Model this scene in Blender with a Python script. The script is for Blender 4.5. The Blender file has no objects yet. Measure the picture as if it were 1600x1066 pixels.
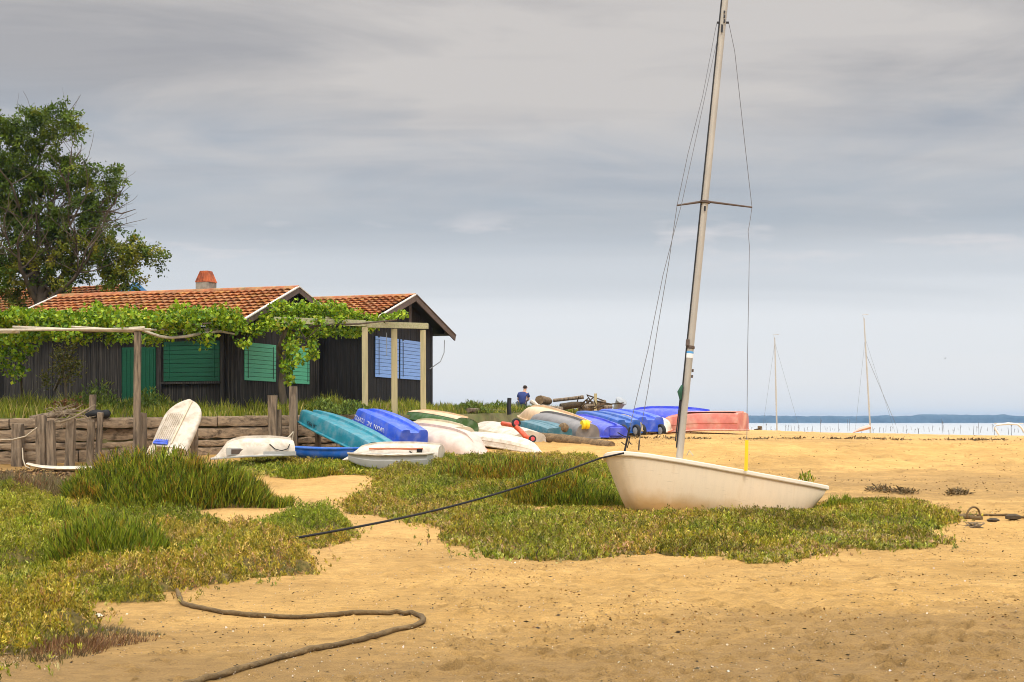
import bpy, bmesh, math, random
import numpy as np
from mathutils import Vector, Matrix, Euler

random.seed(7)
RNG = np.random.default_rng(11)
C = bpy.context.scene.collection
SC = bpy.context.scene
F, HOR, CAMH = 2222.2, 660.0, 1.65          # focal length in px of a 1600 px wide frame, horizon row, eye height

# ------------------------------------------------------------------ camera, world, sun, exposure
cam = bpy.data.objects.new('camera', bpy.data.cameras.new('camera'))
C.objects.link(cam)
cam.location = (0, 0, CAMH)
cam.rotation_euler = (math.pi / 2, 0, 0)
cam.data.lens, cam.data.sensor_width = 50, 36
cam.data.shift_y = (HOR - 533) / 1600
cam.data.clip_start, cam.data.clip_end = 0.1, 20000
SC.camera = cam
SC.view_settings.view_transform = 'Standard'
SC.view_settings.look = 'None'
SC.view_settings.exposure = 0.10
SC.cycles.filter_width = 1.0
SC.view_settings.gamma = 1

SUN_EL, SUN_AZ = math.radians(52), math.radians(178)   # azimuth from +Y clockwise: behind the camera's right shoulder

def nt_new(tree):
    tree.nodes.clear()
    def n(t, **kw):
        nd = tree.nodes.new(t)
        for k, v in kw.items():
            if k.startswith('i_'):
                key = k[2:]
                nd.inputs[int(key) if key.isdigit() else key].default_value = v
            else:
                setattr(nd, k, v)
        return nd
    return n, (lambda a, b: tree.links.new(a, b))

def ramp(nd, stops):
    els = nd.color_ramp.elements
    while len(els) > 1:
        els.remove(els[0])
    els[0].position, els[0].color = stops[0][0], (*stops[0][1], 1)
    for p, c in stops[1:]:
        e = els.new(p); e.color = (*c, 1)

def build_world():
    w = bpy.data.worlds.new('World'); SC.world = w; w.use_nodes = True
    n, ln = nt_new(w.node_tree)
    out = n('ShaderNodeOutputWorld'); bg = n('ShaderNodeBackground'); bg.inputs['Strength'].default_value = 0.1
    sky = n('ShaderNodeTexSky', sky_type='NISHITA', sun_disc=False, sun_elevation=SUN_EL, sun_rotation=SUN_AZ)
    tc = n('ShaderNodeTexCoord'); sep = n('ShaderNodeSeparateXYZ'); ln(tc.outputs['Generated'], sep.inputs[0])
    # the base of the cloud deck by elevation (sine of elevation on 0..1)
    zr = n('ShaderNodeValToRGB'); zr.color_ramp.interpolation = 'EASE'
    ramp(zr, [(0.0, (.82, .81, .80)), (.03, (.79, .79, .80)), (.07, (.76, .775, .80)), (.11, (.61, .635, .67)), (.145, (.43, .465, .51)),
              (.19, (.40, .43, .475)), (.25, (.40, .39, .395)), (.30, (.36, .35, .355)), (.42, (1.3, 1.27, 1.22)), (.75, (2.5, 2.42, 2.3))])
    # cloud plane coordinates
    zc = n('ShaderNodeMath', operation='MAXIMUM', i_1=0.0); ln(sep.outputs['Z'], zc.inputs[0])
    za = n('ShaderNodeMath', operation='ADD', i_1=0.07); ln(zc.outputs[0], za.inputs[0])
    dx = n('ShaderNodeMath', operation='DIVIDE'); ln(sep.outputs['X'], dx.inputs[0]); ln(za.outputs[0], dx.inputs[1])
    dy = n('ShaderNodeMath', operation='DIVIDE'); ln(sep.outputs['Y'], dy.inputs[0]); ln(za.outputs[0], dy.inputs[1])
    cmb = n('ShaderNodeCombineXYZ'); ln(dx.outputs[0], cmb.inputs[0]); ln(dy.outputs[0], cmb.inputs[1])
    mp = n('ShaderNodeMapping'); mp.inputs['Scale'].default_value = (0.85, 1.05, 1); mp.inputs['Location'].default_value = (5.1, 2.6, 0.4)
    mp.inputs['Rotation'].default_value = (0, 0, math.radians(5)); ln(cmb.outputs[0], mp.inputs[0])
    n1 = n('ShaderNodeTexNoise', i_Scale=1.15, i_Detail=8.0, i_Roughness=.55, i_Distortion=.5); ln(mp.outputs[0], n1.inputs['Vector'])
    r1 = n('ShaderNodeValToRGB'); ramp(r1, [(.38, (0, 0, 0)), (.60, (1, 1, 1))]); ln(n1.outputs['Fac'], r1.inputs[0])
    mp2 = n('ShaderNodeMapping'); mp2.inputs['Scale'].default_value = (0.35, 1.1, 1); mp2.inputs['Location'].default_value = (9, 4, 2); ln(cmb.outputs[0], mp2.inputs[0])
    n2 = n('ShaderNodeTexNoise', i_Scale=.9, i_Detail=5.0, i_Roughness=.5, i_Distortion=.3); ln(mp2.outputs[0], n2.inputs['Vector'])
    # height fades where streaks show: none near the horizon
    hf = n('ShaderNodeMapRange', i_1=.105, i_2=.21); hf.clamp = True; ln(sep.outputs['Z'], hf.inputs[0])
    f1 = n('ShaderNodeMath', operation='MULTIPLY'); ln(r1.outputs['Color'], f1.inputs[0]); ln(hf.outputs[0], f1.inputs[1])
    f1b = n('ShaderNodeMath', operation='MULTIPLY', i_1=.95); ln(f1.outputs[0], f1b.inputs[0])
    zz = n('ShaderNodeMapRange', i_1=0.0, i_2=1.0); ln(sep.outputs['Z'], zz.inputs[0])
    # sag the gradient a little with the broad noise so its bands are not level
    sag = n('ShaderNodeMath', operation='MULTIPLY_ADD', i_1=.05, i_2=-.025); ln(n2.outputs['Fac'], sag.inputs[0])
    zs = n('ShaderNodeMath', operation='ADD'); ln(sep.outputs['Z'], zs.inputs[0]); ln(sag.outputs[0], zs.inputs[1]); ln(zs.outputs[0], zr.inputs[0])
    lit = n('ShaderNodeMix', data_type='RGBA', blend_type='MIX'); lit.inputs[7].default_value = (.56, .525, .505, 1)
    # above the picture the lit cloud is as bright as the deck there
    lr = n('ShaderNodeValToRGB'); ramp(lr, [(.0, (.72, .70, .71)), (.14, (.60, .585, .58)), (.22, (.60, .565, .535)), (.32, (.62, .58, .545)), (.42, (1.5, 1.45, 1.37)), (.75, (2.6, 2.5, 2.4))])
    ln(zs.outputs[0], lr.inputs[0]); ln(lr.outputs[0], lit.inputs[7])
    ln(f1b.outputs[0], lit.inputs[0]); ln(zr.outputs[0], lit.inputs[6])
    # deck thickness: a few darker shelves
    mp3 = n('ShaderNodeMapping'); mp3.inputs['Scale'].default_value = (0.5, 2.2, 1); mp3.inputs['Location'].default_value = (1, 7, 5); ln(cmb.outputs[0], mp3.inputs[0])
    n3 = n('ShaderNodeTexNoise', i_Scale=1.7, i_Detail=6.0, i_Roughness=.52, i_Distortion=.3); ln(mp3.outputs[0], n3.inputs['Vector'])
    r3 = n('ShaderNodeMapRange', i_1=.48, i_2=.70, i_3=0.0, i_4=.36); ln(n3.outputs['Fac'], r3.inputs[0])
    f3 = n('ShaderNodeMath', operation='MULTIPLY'); ln(r3.outputs[0], f3.inputs[0]); ln(hf.outputs[0], f3.inputs[1])
    dk = n('ShaderNodeMix', data_type='RGBA', blend_type='MULTIPLY'); dk.inputs[7].default_value = (.66, .68, .74, 1)
    ln(f3.outputs[0], dk.inputs[0]); ln(lit.outputs[2], dk.inputs[6])
    # small lit puffs low in the sky
    mp4 = n('ShaderNodeMapping'); mp4.inputs['Scale'].default_value = (7, 1, 34); mp4.inputs['Location'].default_value = (2.35, 0, .7); ln(tc.outputs['Generated'], mp4.inputs[0])
    n4 = n('ShaderNodeTexNoise', i_Scale=1.0, i_Detail=5.0, i_Roughness=.55); ln(mp4.outputs[0], n4.inputs['Vector'])
    r4 = n('ShaderNodeMapRange', i_1=.55, i_2=.66, i_3=0.0, i_4=.75); ln(n4.outputs['Fac'], r4.inputs[0])
    b4 = n('ShaderNodeMapRange', i_1=.10, i_2=.12); ln(sep.outputs['Z'], b4.inputs[0])
    c4 = n('ShaderNodeMapRange', i_1=.15, i_2=.13); ln(sep.outputs['Z'], c4.inputs[0])
    m4 = n('ShaderNodeMath', operation='MULTIPLY'); ln(r4.outputs[0], m4.inputs[0]); ln(b4.outputs[0], m4.inputs[1])
    m5 = n('ShaderNodeMath', operation='MULTIPLY'); ln(m4.outputs[0], m5.inputs[0]); ln(c4.outputs[0], m5.inputs[1])
    pf = n('ShaderNodeMix', data_type='RGBA'); pf.inputs[7].default_value = (.74, .70, .70, 1); ln(m5.outputs[0], pf.inputs[0]); ln(dk.outputs[2], pf.inputs[6])
    sc10 = n('ShaderNodeMix', data_type='RGBA', blend_type='MULTIPLY', i_0=1.0); sc10.inputs[7].default_value = (10, 10, 10, 1); ln(pf.outputs[2], sc10.inputs[6])
    mix = n('ShaderNodeMix', data_type='RGBA', i_0=.93); ln(sky.outputs[0], mix.inputs[6]); ln(sc10.outputs[2], mix.inputs[7])
    ln(mix.outputs[2], bg.inputs['Color']); ln(bg.outputs[0], out.inputs[0])
build_world()

sun = bpy.data.objects.new('sun', bpy.data.lights.new('sun', 'SUN')); C.objects.link(sun)
sun.data.energy, sun.data.angle, sun.data.color = 1.5, math.radians(10), (1, .94, .84)
sd = Vector((math.sin(SUN_AZ) * math.cos(SUN_EL), math.cos(SUN_AZ) * math.cos(SUN_EL), math.sin(SUN_EL)))
sun.rotation_euler = sd.to_track_quat('Z', 'Y').to_euler()

# ------------------------------------------------------------------ helpers
def P(px, py, d):
    return Vector(((px - 800) / F * d, d, CAMH + (HOR - py) / F * d))

def tag(o, label=None, cat=None, group=None, kind=None):
    if label: o['label'] = label
    if cat: o['category'] = cat
    if group: o['group'] = group
    if kind: o['kind'] = kind
    return o

def empty(name, label, cat, loc=(0, 0, 0), group=None, mat=None):
    o = bpy.data.objects.new(name, None); C.objects.link(o)
    o.empty_display_size = .2
    if mat is not None: o.matrix_world = mat
    else: o.location = loc
    return tag(o, label, cat, group)

def hash2(ix, iy, s=0):
    h = (ix.astype(np.int64) * 374761393 + iy.astype(np.int64) * 668265263 + s * 974634777) & 0xFFFFFFFF
    h = ((h ^ (h >> 13)) * 1274126177) & 0xFFFFFFFF
    return ((h ^ (h >> 16)) & 0xFFFF) / 65535.0

def vnoise(x, y, s=0):
    ix, iy = np.floor(x), np.floor(y); fx, fy = x - ix, y - iy
    fx = fx * fx * (3 - 2 * fx); fy = fy * fy * (3 - 2 * fy)
    a, b = hash2(ix, iy, s), hash2(ix + 1, iy, s); c, d = hash2(ix, iy + 1, s), hash2(ix + 1, iy + 1, s)
    return (a * (1 - fx) + b * fx) * (1 - fy) + (c * (1 - fx) + d * fx) * fy - .5

def fbm(x, y, o=4, s=0):
    r, a = 0, 1
    for k in range(o):
        r = r + a * vnoise(x, y, s + k * 17); x, y, a = x * 2.03 + 5.1, y * 2.03 + 1.7, a * .5
    return r

PROF_D = [-60, 0, 24, 30, 36, 40, 45, 50, 56, 65, 73, 80, 92, 110, 200]
PROF_Z = [0, 0, 0, .07, .25, .45, .90, 1.05, 1.18, 1.30, 1.32, 1.05, .1, -.7, -3.0]
_pd = np.linspace(-60, 200, 1041); _pz = np.interp(_pd, PROF_D, PROF_Z)
_k = np.hanning(15); _k /= _k.sum(); _pz = np.convolve(np.pad(_pz, 7, mode='edge'), _k, mode='valid')

def ground_base(x, y):
    x, y = np.asarray(x, float), np.asarray(y, float)
    z = np.interp(y - np.clip(x - 6, 0, 40) * .12 * np.clip((y - 30) / 30, 0, 1), _pd, _pz)
    z = z - .34 * np.clip((x - 8) / 15, 0, 1) * np.clip((y - 45) / 18, 0, 1) * np.clip((100 - y) / 15, 0, 1)
    z = z + .10 * fbm(x / 5.5, y / 6.5, 2, 3) * np.clip((y - 4) / 10, 0.2, 1)
    return z

def gz(x, y): return float(ground_base(x, y))

def px2ground(px, py):
    d = np.concatenate([np.arange(6, 40, .04), np.arange(40, 110, .1)])
    x = (px - 800) / F * d
    zr = CAMH + (HOR - py) / F * d
    hit = np.nonzero(zr <= ground_base(x, d))[0]
    i = hit[0] if len(hit) else len(d) - 1
    return float(x[i]), float(d[i])

class MB:
    """collects shapes and links them as one mesh object"""
    def __init__(s): s.v, s.f = [], []
    def add(s, vs, fs):
        o = len(s.v); s.v += [tuple(v) for v in vs]; s.f += [tuple(i + o for i in f) for f in fs]; return s
    def box(s, c, size, M=None, jit=0):
        hx, hy, hz = [q / 2 for q in size]
        vs = [Vector((a * hx, b * hy, e * hz)) for a in (-1, 1) for b in (-1, 1) for e in (-1, 1)]
        if jit: vs = [v + Vector([random.uniform(-jit, jit) for _ in range(3)]) for v in vs]
        if M is not None: vs = [M @ v for v in vs]
        vs = [v + Vector(c) for v in vs]
        return s.add(vs, [(0, 1, 3, 2), (4, 6, 7, 5), (0, 4, 5, 1), (2, 3, 7, 6), (0, 2, 6, 4), (1, 5, 7, 3)])
    def beam(s, a, b, w, h, up=(0, 0, 1), jit=0):
        a, b = Vector(a), Vector(b); x = (b - a).normalized(); y = Vector(up).cross(x).normalized(); z = x.cross(y)
        M = Matrix((x, y, z)).transposed()
        return s.box((a + b) / 2, ((b - a).length, w, h), M, jit)
    def tube(s, pts, r, n=8, caps=True, jit=0, flat=1.0):
        pts = [Vector(p) for p in pts]; m = len(pts)
        rs = r if isinstance(r, (list, tuple)) else [r] * m
        o = len(s.v); t0 = (pts[1] - pts[0]).normalized()
        ref = Vector((0, 0, 1)) if abs(t0.z) < .9 else Vector((1, 0, 0))
        for i, p in enumerate(pts):
            t = (pts[min(i + 1, m - 1)] - pts[max(i - 1, 0)]).normalized()
            a = ref.cross(t).normalized(); b = t.cross(a)
            for k in range(n):
                th = 2 * math.pi * k / n; rr = rs[i] * (1 + random.uniform(-jit, jit))
                s.v.append(tuple(p + a * math.cos(th) * rr + b * math.sin(th) * rr * flat))
        for i in range(m - 1):
            for k in range(n):
                s.f.append((o + i * n + k, o + i * n + (k + 1) % n, o + (i + 1) * n + (k + 1) % n, o + (i + 1) * n + k))
        if caps:
            s.f.append(tuple(o + k for k in range(n))[::-1]); s.f.append(tuple(o + (m - 1) * n + k for k in range(n)))
        return s
    def lathe(s, prof, M=None, n=20):
        o = len(s.v)
        for (r, z) in prof:
            for k in range(n):
                th = 2 * math.pi * k / n; v = Vector((r * math.cos(th), r * math.sin(th), z))
                s.v.append(tuple(M @ v if M is not None else v))
        for i in range(len(prof) - 1):
            for k in range(n):
                s.f.append((o + i * n + k, o + i * n + (k + 1) % n, o + (i + 1) * n + (k + 1) % n, o + (i + 1) * n + k))
        s.f.append(tuple(o + k for k in range(n))[::-1]); s.f.append(tuple(o + (len(prof) - 1) * n + k for k in range(n)))
        return s
    def build(s, name, mat, parent=None, smooth=None, bevel=0):
        me = bpy.data.meshes.new(name); me.from_pydata(s.v, [], s.f); me.update()
        bm = bmesh.new(); bm.from_mesh(me); bmesh.ops.recalc_face_normals(bm, faces=bm.faces); bm.to_mesh(me); bm.free()
        if mat: me.materials.append(mat)
        if smooth:
            me.polygons.foreach_set('use_smooth', [True] * len(me.polygons)); me.set_sharp_from_angle(angle=math.radians(smooth))
        o = bpy.data.objects.new(name, me); C.objects.link(o)
        if parent: o.parent = parent
        if bevel:
            b = o.modifiers.new('bevel', 'BEVEL'); b.width = bevel; b.segments = 2; b.limit_method = 'ANGLE'
        return o

def world_build(mb, name, mat, parent, smooth=None, bevel=0):
    """shapes given in world coordinates, under a parent that has a transform"""
    o = mb.build(name, mat, None, smooth, bevel); o.parent = parent
    o.matrix_parent_inverse = parent.matrix_world.inverted() if not parent.parent else (parent.parent.matrix_world @ parent.matrix_local).inverted()
    return o

def raw_mesh(name, verts, faces4=None, faces3=None, cols=None, mats=(), mat_idx=None, smooth=False):
    me = bpy.data.meshes.new(name)
    verts = np.asarray(verts, np.float32)
    n4 = 0 if faces4 is None else len(faces4); n3 = 0 if faces3 is None else len(faces3)
    me.vertices.add(len(verts)); me.vertices.foreach_set('co', verts.ravel())
    lp = np.concatenate(([] if not n4 else [np.asarray(faces4, np.int32).ravel()]) + ([] if not n3 else [np.asarray(faces3, np.int32).ravel()]))
    me.loops.add(len(lp)); me.loops.foreach_set('vertex_index', lp.astype(np.int32))
    st = np.concatenate([np.arange(n4) * 4, n4 * 4 + np.arange(n3) * 3]).astype(np.int32)
    me.polygons.add(n4 + n3); me.polygons.foreach_set('loop_start', st)
    if mat_idx is not None: me.polygons.foreach_set('material_index', np.asarray(mat_idx, np.int32))
    if smooth: me.polygons.foreach_set('use_smooth', np.ones(n4 + n3, bool))
    for m in mats: me.materials.append(m)
    if cols is not None:
        ca = me.color_attributes.new('tint', 'FLOAT_COLOR', 'POINT')
        c4 = np.ones((len(verts), 4), np.float32); c4[:, :3] = cols; ca.data.foreach_set('color', c4.ravel())
    me.update(calc_edges=True); me.validate()
    return me

def link_mesh(name, me, parent=None):
    o = bpy.data.objects.new(name, me); C.objects.link(o)
    if parent: o.parent = parent
    return o

# ------------------------------------------------------------------ materials
def lin(r, g, b):
    f = lambda c: (c / 255 / 12.92) if c / 255 <= .04045 else ((c / 255 + .055) / 1.055) ** 2.4
    return (f(r), f(g), f(b))

def material(name, col, rough=.6, var=.15, vscale=4.0, col2=None, mix=.5, mscale=2.5, bump=0.0, bscale=60, stretch=(1, 1, 1), spec=.4, metal=0, attr=False, transl=0, mlow=.45, mhigh=.65):
    m = bpy.data.materials.new(name); m.use_nodes = True
    n, ln = nt_new(m.node_tree)
    out = n('ShaderNodeOutputMaterial'); b = n('ShaderNodeBsdfPrincipled', i_Roughness=rough, i_Metallic=metal)
    b.inputs['Specular IOR Level'].default_value = spec
    tc = n('ShaderNodeTexCoord'); mp = n('ShaderNodeMapping'); mp.inputs['Scale'].default_value = stretch; ln(tc.outputs['Object'], mp.inputs[0])
    if attr:
        at = n('ShaderNodeAttribute', attribute_name='tint'); src = at.outputs['Color']
    else:
        rgb = n('ShaderNodeRGB'); rgb.outputs[0].default_value = (*col, 1); src = rgb.outputs[0]
    if col2 is not None:
        nz = n('ShaderNodeTexNoise', i_Scale=mscale, i_Detail=6.0, i_Roughness=.6); ln(mp.outputs[0], nz.inputs['Vector'])
        mr = n('ShaderNodeMapRange', i_1=mlow, i_2=mhigh, i_3=0.0, i_4=mix); ln(nz.outputs['Fac'], mr.inputs[0])
        mx = n('ShaderNodeMix', data_type='RGBA'); mx.inputs[7].default_value = (*col2, 1); ln(mr.outputs[0], mx.inputs[0]); ln(src, mx.inputs[6]); src = mx.outputs[2]
    if var:
        nz = n('ShaderNodeTexNoise', i_Scale=vscale, i_Detail=5.0, i_Roughness=.6); ln(mp.outputs[0], nz.inputs['Vector'])
        mr = n('ShaderNodeMapRange', i_1=.3, i_2=.7, i_3=1 - var, i_4=1 + var); ln(nz.outputs['Fac'], mr.inputs[0])
        hs = n('ShaderNodeHueSaturation'); ln(mr.outputs[0], hs.inputs['Value']); ln(src, hs.inputs['Color']); src = hs.outputs[0]
    ln(src, b.inputs['Base Color'])
    if bump:
        nb = n('ShaderNodeTexNoise', i_Scale=bscale, i_Detail=4.0); ln(mp.outputs[0], nb.inputs['Vector'])
        bp = n('ShaderNodeBump', i_Strength=bump, i_Distance=.02); ln(nb.outputs['Fac'], bp.inputs['Height']); ln(bp.outputs[0], b.inputs['Normal'])
    if transl:
        tr = n('ShaderNodeBsdfTranslucent'); ln(src, tr.inputs[0]); ms = n('ShaderNodeMixShader', i_0=transl)
        ln(b.outputs[0], ms.inputs[1]); ln(tr.outputs[0], ms.inputs[2]); ln(ms.outputs[0], out.inputs[0])
    else:
        ln(b.outputs[0], out.inputs[0])
    return m

M = {}
M['leaf'] = material('leaf', (.1, .2, .03), .55, 0, attr=True, transl=.17, spec=.25)
M['stem_mat'] = material('mat_soil', (.17, .12, .035), .9, .5, 25, col2=(.09, .09, .015), mix=.9, mscale=9, bump=1, bscale=40)
M['bark'] = material('bark', (.11, .085, .06), .9, .4, 6, bump=.8, bscale=14, stretch=(1, 1, .2))
M['twig'] = material('twig', (.22, .17, .11), .85, .3, 8)
M['wood_dark'] = material('dark_timber', (.010, .0078, .0068), .75, .45, 3, col2=(.075, .063, .052), mix=.75, mscale=3.0, bump=.6, bscale=22, stretch=(13, 13, .3))
M['wood_black'] = material('black_timber', (.0075, .006, .0058), .7, .4, 3, col2=(.02, .017, .016), mix=.8, mscale=3, bump=.5, bscale=22, stretch=(9, 9, .35))
M['wood_grey'] = material('weathered_sleeper', (.33, .24, .155), .88, .4, 2.2, col2=(.06, .042, .028), mix=.95, mscale=1.7, bump=1, bscale=16, stretch=(.5, 4, 6), mlow=.5, mhigh=.7)
M['post_grey'] = material('weathered_post', (.25, .19, .13), .88, .35, 3, col2=(.07, .052, .037), mix=.9, mscale=2.2, bump=1, bscale=18, stretch=(5, 5, .6))
M['post_new'] = material('pine_post', (.50, .42, .24), .75, .2, 4, col2=(.36, .33, .17), mix=.8, mscale=2, bump=.4, bscale=20, stretch=(6, 6, .5))
M['beam_new'] = material('pine_beam', (.40, .37, .23), .75, .25, 3, col2=(.33, .36, .17), mix=.8, mscale=2, bump=.4, bscale=20, stretch=(.6, 6, 6))
M['pole'] = material('peeled_pole', (.50, .44, .34), .7, .25, 4, bump=.3, bscale=15)
M['tile'] = material('terracotta_tile', (.5, .2, .08), .85, .35, 5, col2=(.10, .055, .03), mix=.6, mscale=1.3, bump=.6, bscale=30, attr=True, mlow=.52, mhigh=.7)
M['fascia'] = material('fascia_board', (.62, .58, .52), .6, .2, 4)
M['barge'] = material('barge_board', (.115, .08, .062), .7, .3, 4, bump=.3, bscale=20)
M['green'] = material('shaded_green_paint', (.0015, .075, .036), .55, .15, 4, bump=.2, bscale=25, stretch=(1, 1, 8))  # front door and shutters: shade under the pergola put into the green
M['green_lit'] = material('lit_green_paint', (.11, .45, .28), .55, .12, 4, bump=.2, bscale=25, stretch=(1, 1, 8))  # same green for the gable shutters, with brighter light painted in
M['blue_paint'] = material('pale_blue_paint', (.23, .40, .80), .55, .1, 4, bump=.2, bscale=25, stretch=(1, 1, 8))
M['blue_wall'] = material('blue_wall', (.08, .25, .50), .6, .1)
M['iron'] = material('iron', (.03, .03, .035), .6, .2, metal=.3)
M['rust'] = material('rusty_sheet', (.42, .10, .03), .8, .4, 5, col2=(.18, .05, .025), mix=.9, mscale=4)
M['cement'] = material('cement', (.27, .25, .21), .9, .3, 6, bump=.5)
M['rubber'] = material('rubber', (.02, .02, .021), .75, .2)
M['alu'] = material('mast_aluminium', (.50, .45, .38), .42, .12, 2, metal=.35, spec=.5, col2=(.34, .31, .26), mix=.6, mscale=1.2, stretch=(3, 3, .35))
M['wire'] = material('wire', (.20, .20, .21), .5, .1, metal=.5)
M['rope_black'] = material('black_rope', (.018, .017, .018), .9, .3, 30, bump=.6, bscale=120)
M['rope_mud'] = material('muddy_rope', (.16, .105, .045), .95, .4, 6, col2=(.07, .045, .02), mix=.7, mscale=3, bump=1.2, bscale=30)
M['rope_pale'] = material('pale_rope', (.45, .38, .28), .9, .2, 12)
M['hull_cream'] = material('cream_gelcoat', (.71, .575, .405), .42, .05, 1.6, col2=(.50, .36, .20), mix=.4, mscale=1.6, spec=.35, stretch=(7, 7, .45), mlow=.55, mhigh=.75)
M['hull_white'] = material('white_gelcoat', (.72, .63, .50), .4, .05, 2)
M['yellow'] = material('yellow_plastic', (.85, .62, .02), .45, .08)
M['decal_blue'] = material('decal_blue', (.10, .35, .70), .5, 0)
M['decal_white'] = material('decal_white', (.85, .85, .85), .5, 0)
M['skin'] = material('skin', (.52, .29, .19), .6, .05)
M['hair'] = material('dark_hair', (.022, .015, .012), .7, .2)
M['shirt'] = material('navy_shirt', (.028, .045, .17), .85, .12, 8)
M['denim'] = material('denim', (.05, .07, .12), .85, .1)
M['shell'] = material('shell', (.62, .56, .46), .5, .3, 30)
M['weed'] = material('dry_seaweed', (.06, .042, .022), .9, .5, 12)
M['stone'] = material('pale_stone', (.62, .55, .42), .85, .1)
M['far_mast'] = material('far_mast', (.46, .45, .42), .5, .08)
M['bright_white'] = material('bright_white', (.74, .74, .72), .4, .05)
M['log'] = material('log', (.22, .145, .075), .9, .35, 3, col2=(.08, .055, .03), mix=.8, mscale=2, bump=1, bscale=14, stretch=(.6, 5, 5))
M['grey_metal'] = material('grey_metal', (.30, .32, .34), .5, .15)
_pl = {}
def plastic(name, col, rough=.42, col2=None, mix=.5, mscale=4.5):
    if name not in _pl:
        _pl[name] = material(name, col, rough, .16, 2.5, col2=col2 or tuple(min(1, c * .6 + .16) for c in col), mix=mix, mscale=mscale, bump=.12, bscale=50, spec=.4)
    return _pl[name]

# ------------------------------------------------------------------ sand
def sand_material():
    m = bpy.data.materials.new('beach_sand'); m.use_nodes = True
    n, ln = nt_new(m.node_tree)
    out = n('ShaderNodeOutputMaterial'); b = n('ShaderNodeBsdfPrincipled'); b.inputs['Specular IOR Level'].default_value = .25
    geo = n('ShaderNodeNewGeometry'); at = n('ShaderNodeAttribute', attribute_name='tint')   # r: damp silt, g: pale dry sand
    sp = n('ShaderNodeSeparateColor'); ln(at.outputs['Color'], sp.inputs[0])
    def noise(scale, det, st=(1, 1, 1), rough=.6):
        mp = n('ShaderNodeMapping'); mp.inputs['Scale'].default_value = st; ln(geo.outputs['Position'], mp.inputs[0])
        z = n('ShaderNodeTexNoise', i_Scale=scale, i_Detail=det, i_Roughness=rough); ln(mp.outputs[0], z.inputs['Vector']); return z.outputs['Fac']
    def mr(src, a, b_, c=0.0, d=1.0):
        q = n('ShaderNodeMapRange', i_1=a, i_2=b_, i_3=c, i_4=d); ln(src, q.inputs[0]); return q.outputs[0]
    def mixc(f, a, c2):
        x = n('ShaderNodeMix', data_type='RGBA'); ln(f, x.inputs[0])
        if isinstance(a, tuple): x.inputs[6].default_value = (*a, 1)
        else: ln(a, x.inputs[6])
        if isinstance(c2, tuple): x.inputs[7].default_value = (*c2, 1)
        else: ln(c2, x.inputs[7])
        return x.outputs[2]
    c = mixc(mr(noise(1.3, 6, (1, .6, 1)), .35, .68), (.59, .36, .12), (.47, .275, .082))
    c = mixc(sp.outputs[1], c, (.57, .345, .128))
    lo = n('ShaderNodeHueSaturation'); ln(mr(noise(.32, 4), .36, .64, .86, 1.10), lo.inputs['Value']); ln(c, lo.inputs['Color']); c = lo.outputs[0]
    # damp grey-brown silt streaks, stretched across the beach
    a1 = n('ShaderNodeMath', operation='MULTIPLY_ADD', i_1=1.5, i_2=-.84); ln(noise(.9, 8, (.45, 1.1, 1), .72), a1.inputs[0])
    a2 = n('ShaderNodeMath', operation='ADD'); ln(a1.outputs[0], a2.inputs[0]); ln(sp.outputs[0], a2.inputs[1])
    c = mixc(mr(a2.outputs[0], .1, .55, 0, .85), c, (.30, .18, .06))
    # trodden places turn up damper brown sand
    t1 = n('ShaderNodeMath', operation='MULTIPLY'); ln(sp.outputs[2], t1.inputs[0]); ln(mr(noise(11, 5, (.5, 1.4, 1), .7), .42, .62), t1.inputs[1])
    c = mixc(mr(t1.outputs[0], .05, .7, 0, .8), c, (.20, .115, .035))
    c = mixc(mr(noise(14, 7, (.35, 1.7, 1), .75), .55, .72, 0, .45), c, (.30, .175, .052))
    # grain and flecks
    hv = n('ShaderNodeHueSaturation'); ln(mr(noise(7, 9, (.8, 1.1, 1), .72),   .32, .68, .84, 1.24), hv.inputs['Value']); ln(c, hv.inputs['Color']); c = hv.outputs[0]
    g = mr(noise(90, 3), .3, .7, .72, 1.26); hs = n('ShaderNodeHueSaturation'); ln(g, hs.inputs['Value']); ln(c, hs.inputs['Color']); c = hs.outputs[0]
    c = mixc(mr(noise(5, 6, (.5, 1.3, 1), .7), .56, .74, 0, .6), c, (.24, .145, .05))
    c = mixc(mr(noise(24, 4, (.6, 1, 1)), .62, .70, 0, .7), c, (.13, .08, .035))
    c = mixc(mr(noise(38, 2), .72, .76, 0, .6), c, (.62, .52, .38))
    ln(c, b.inputs['Base Color'])
    ln(mr(sp.outputs[0], .1, .9, .95, .7), b.inputs['Roughness'])
    bp = n('ShaderNodeBump', i_Strength=1.0, i_Distance=.06); ln(noise(9, 9, (.8, 1, 1), .78), bp.inputs['Height'])
    ln(bp.outputs[0], b.inputs['Normal']); ln(b.outputs[0], out.inputs[0])
    return m

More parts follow.
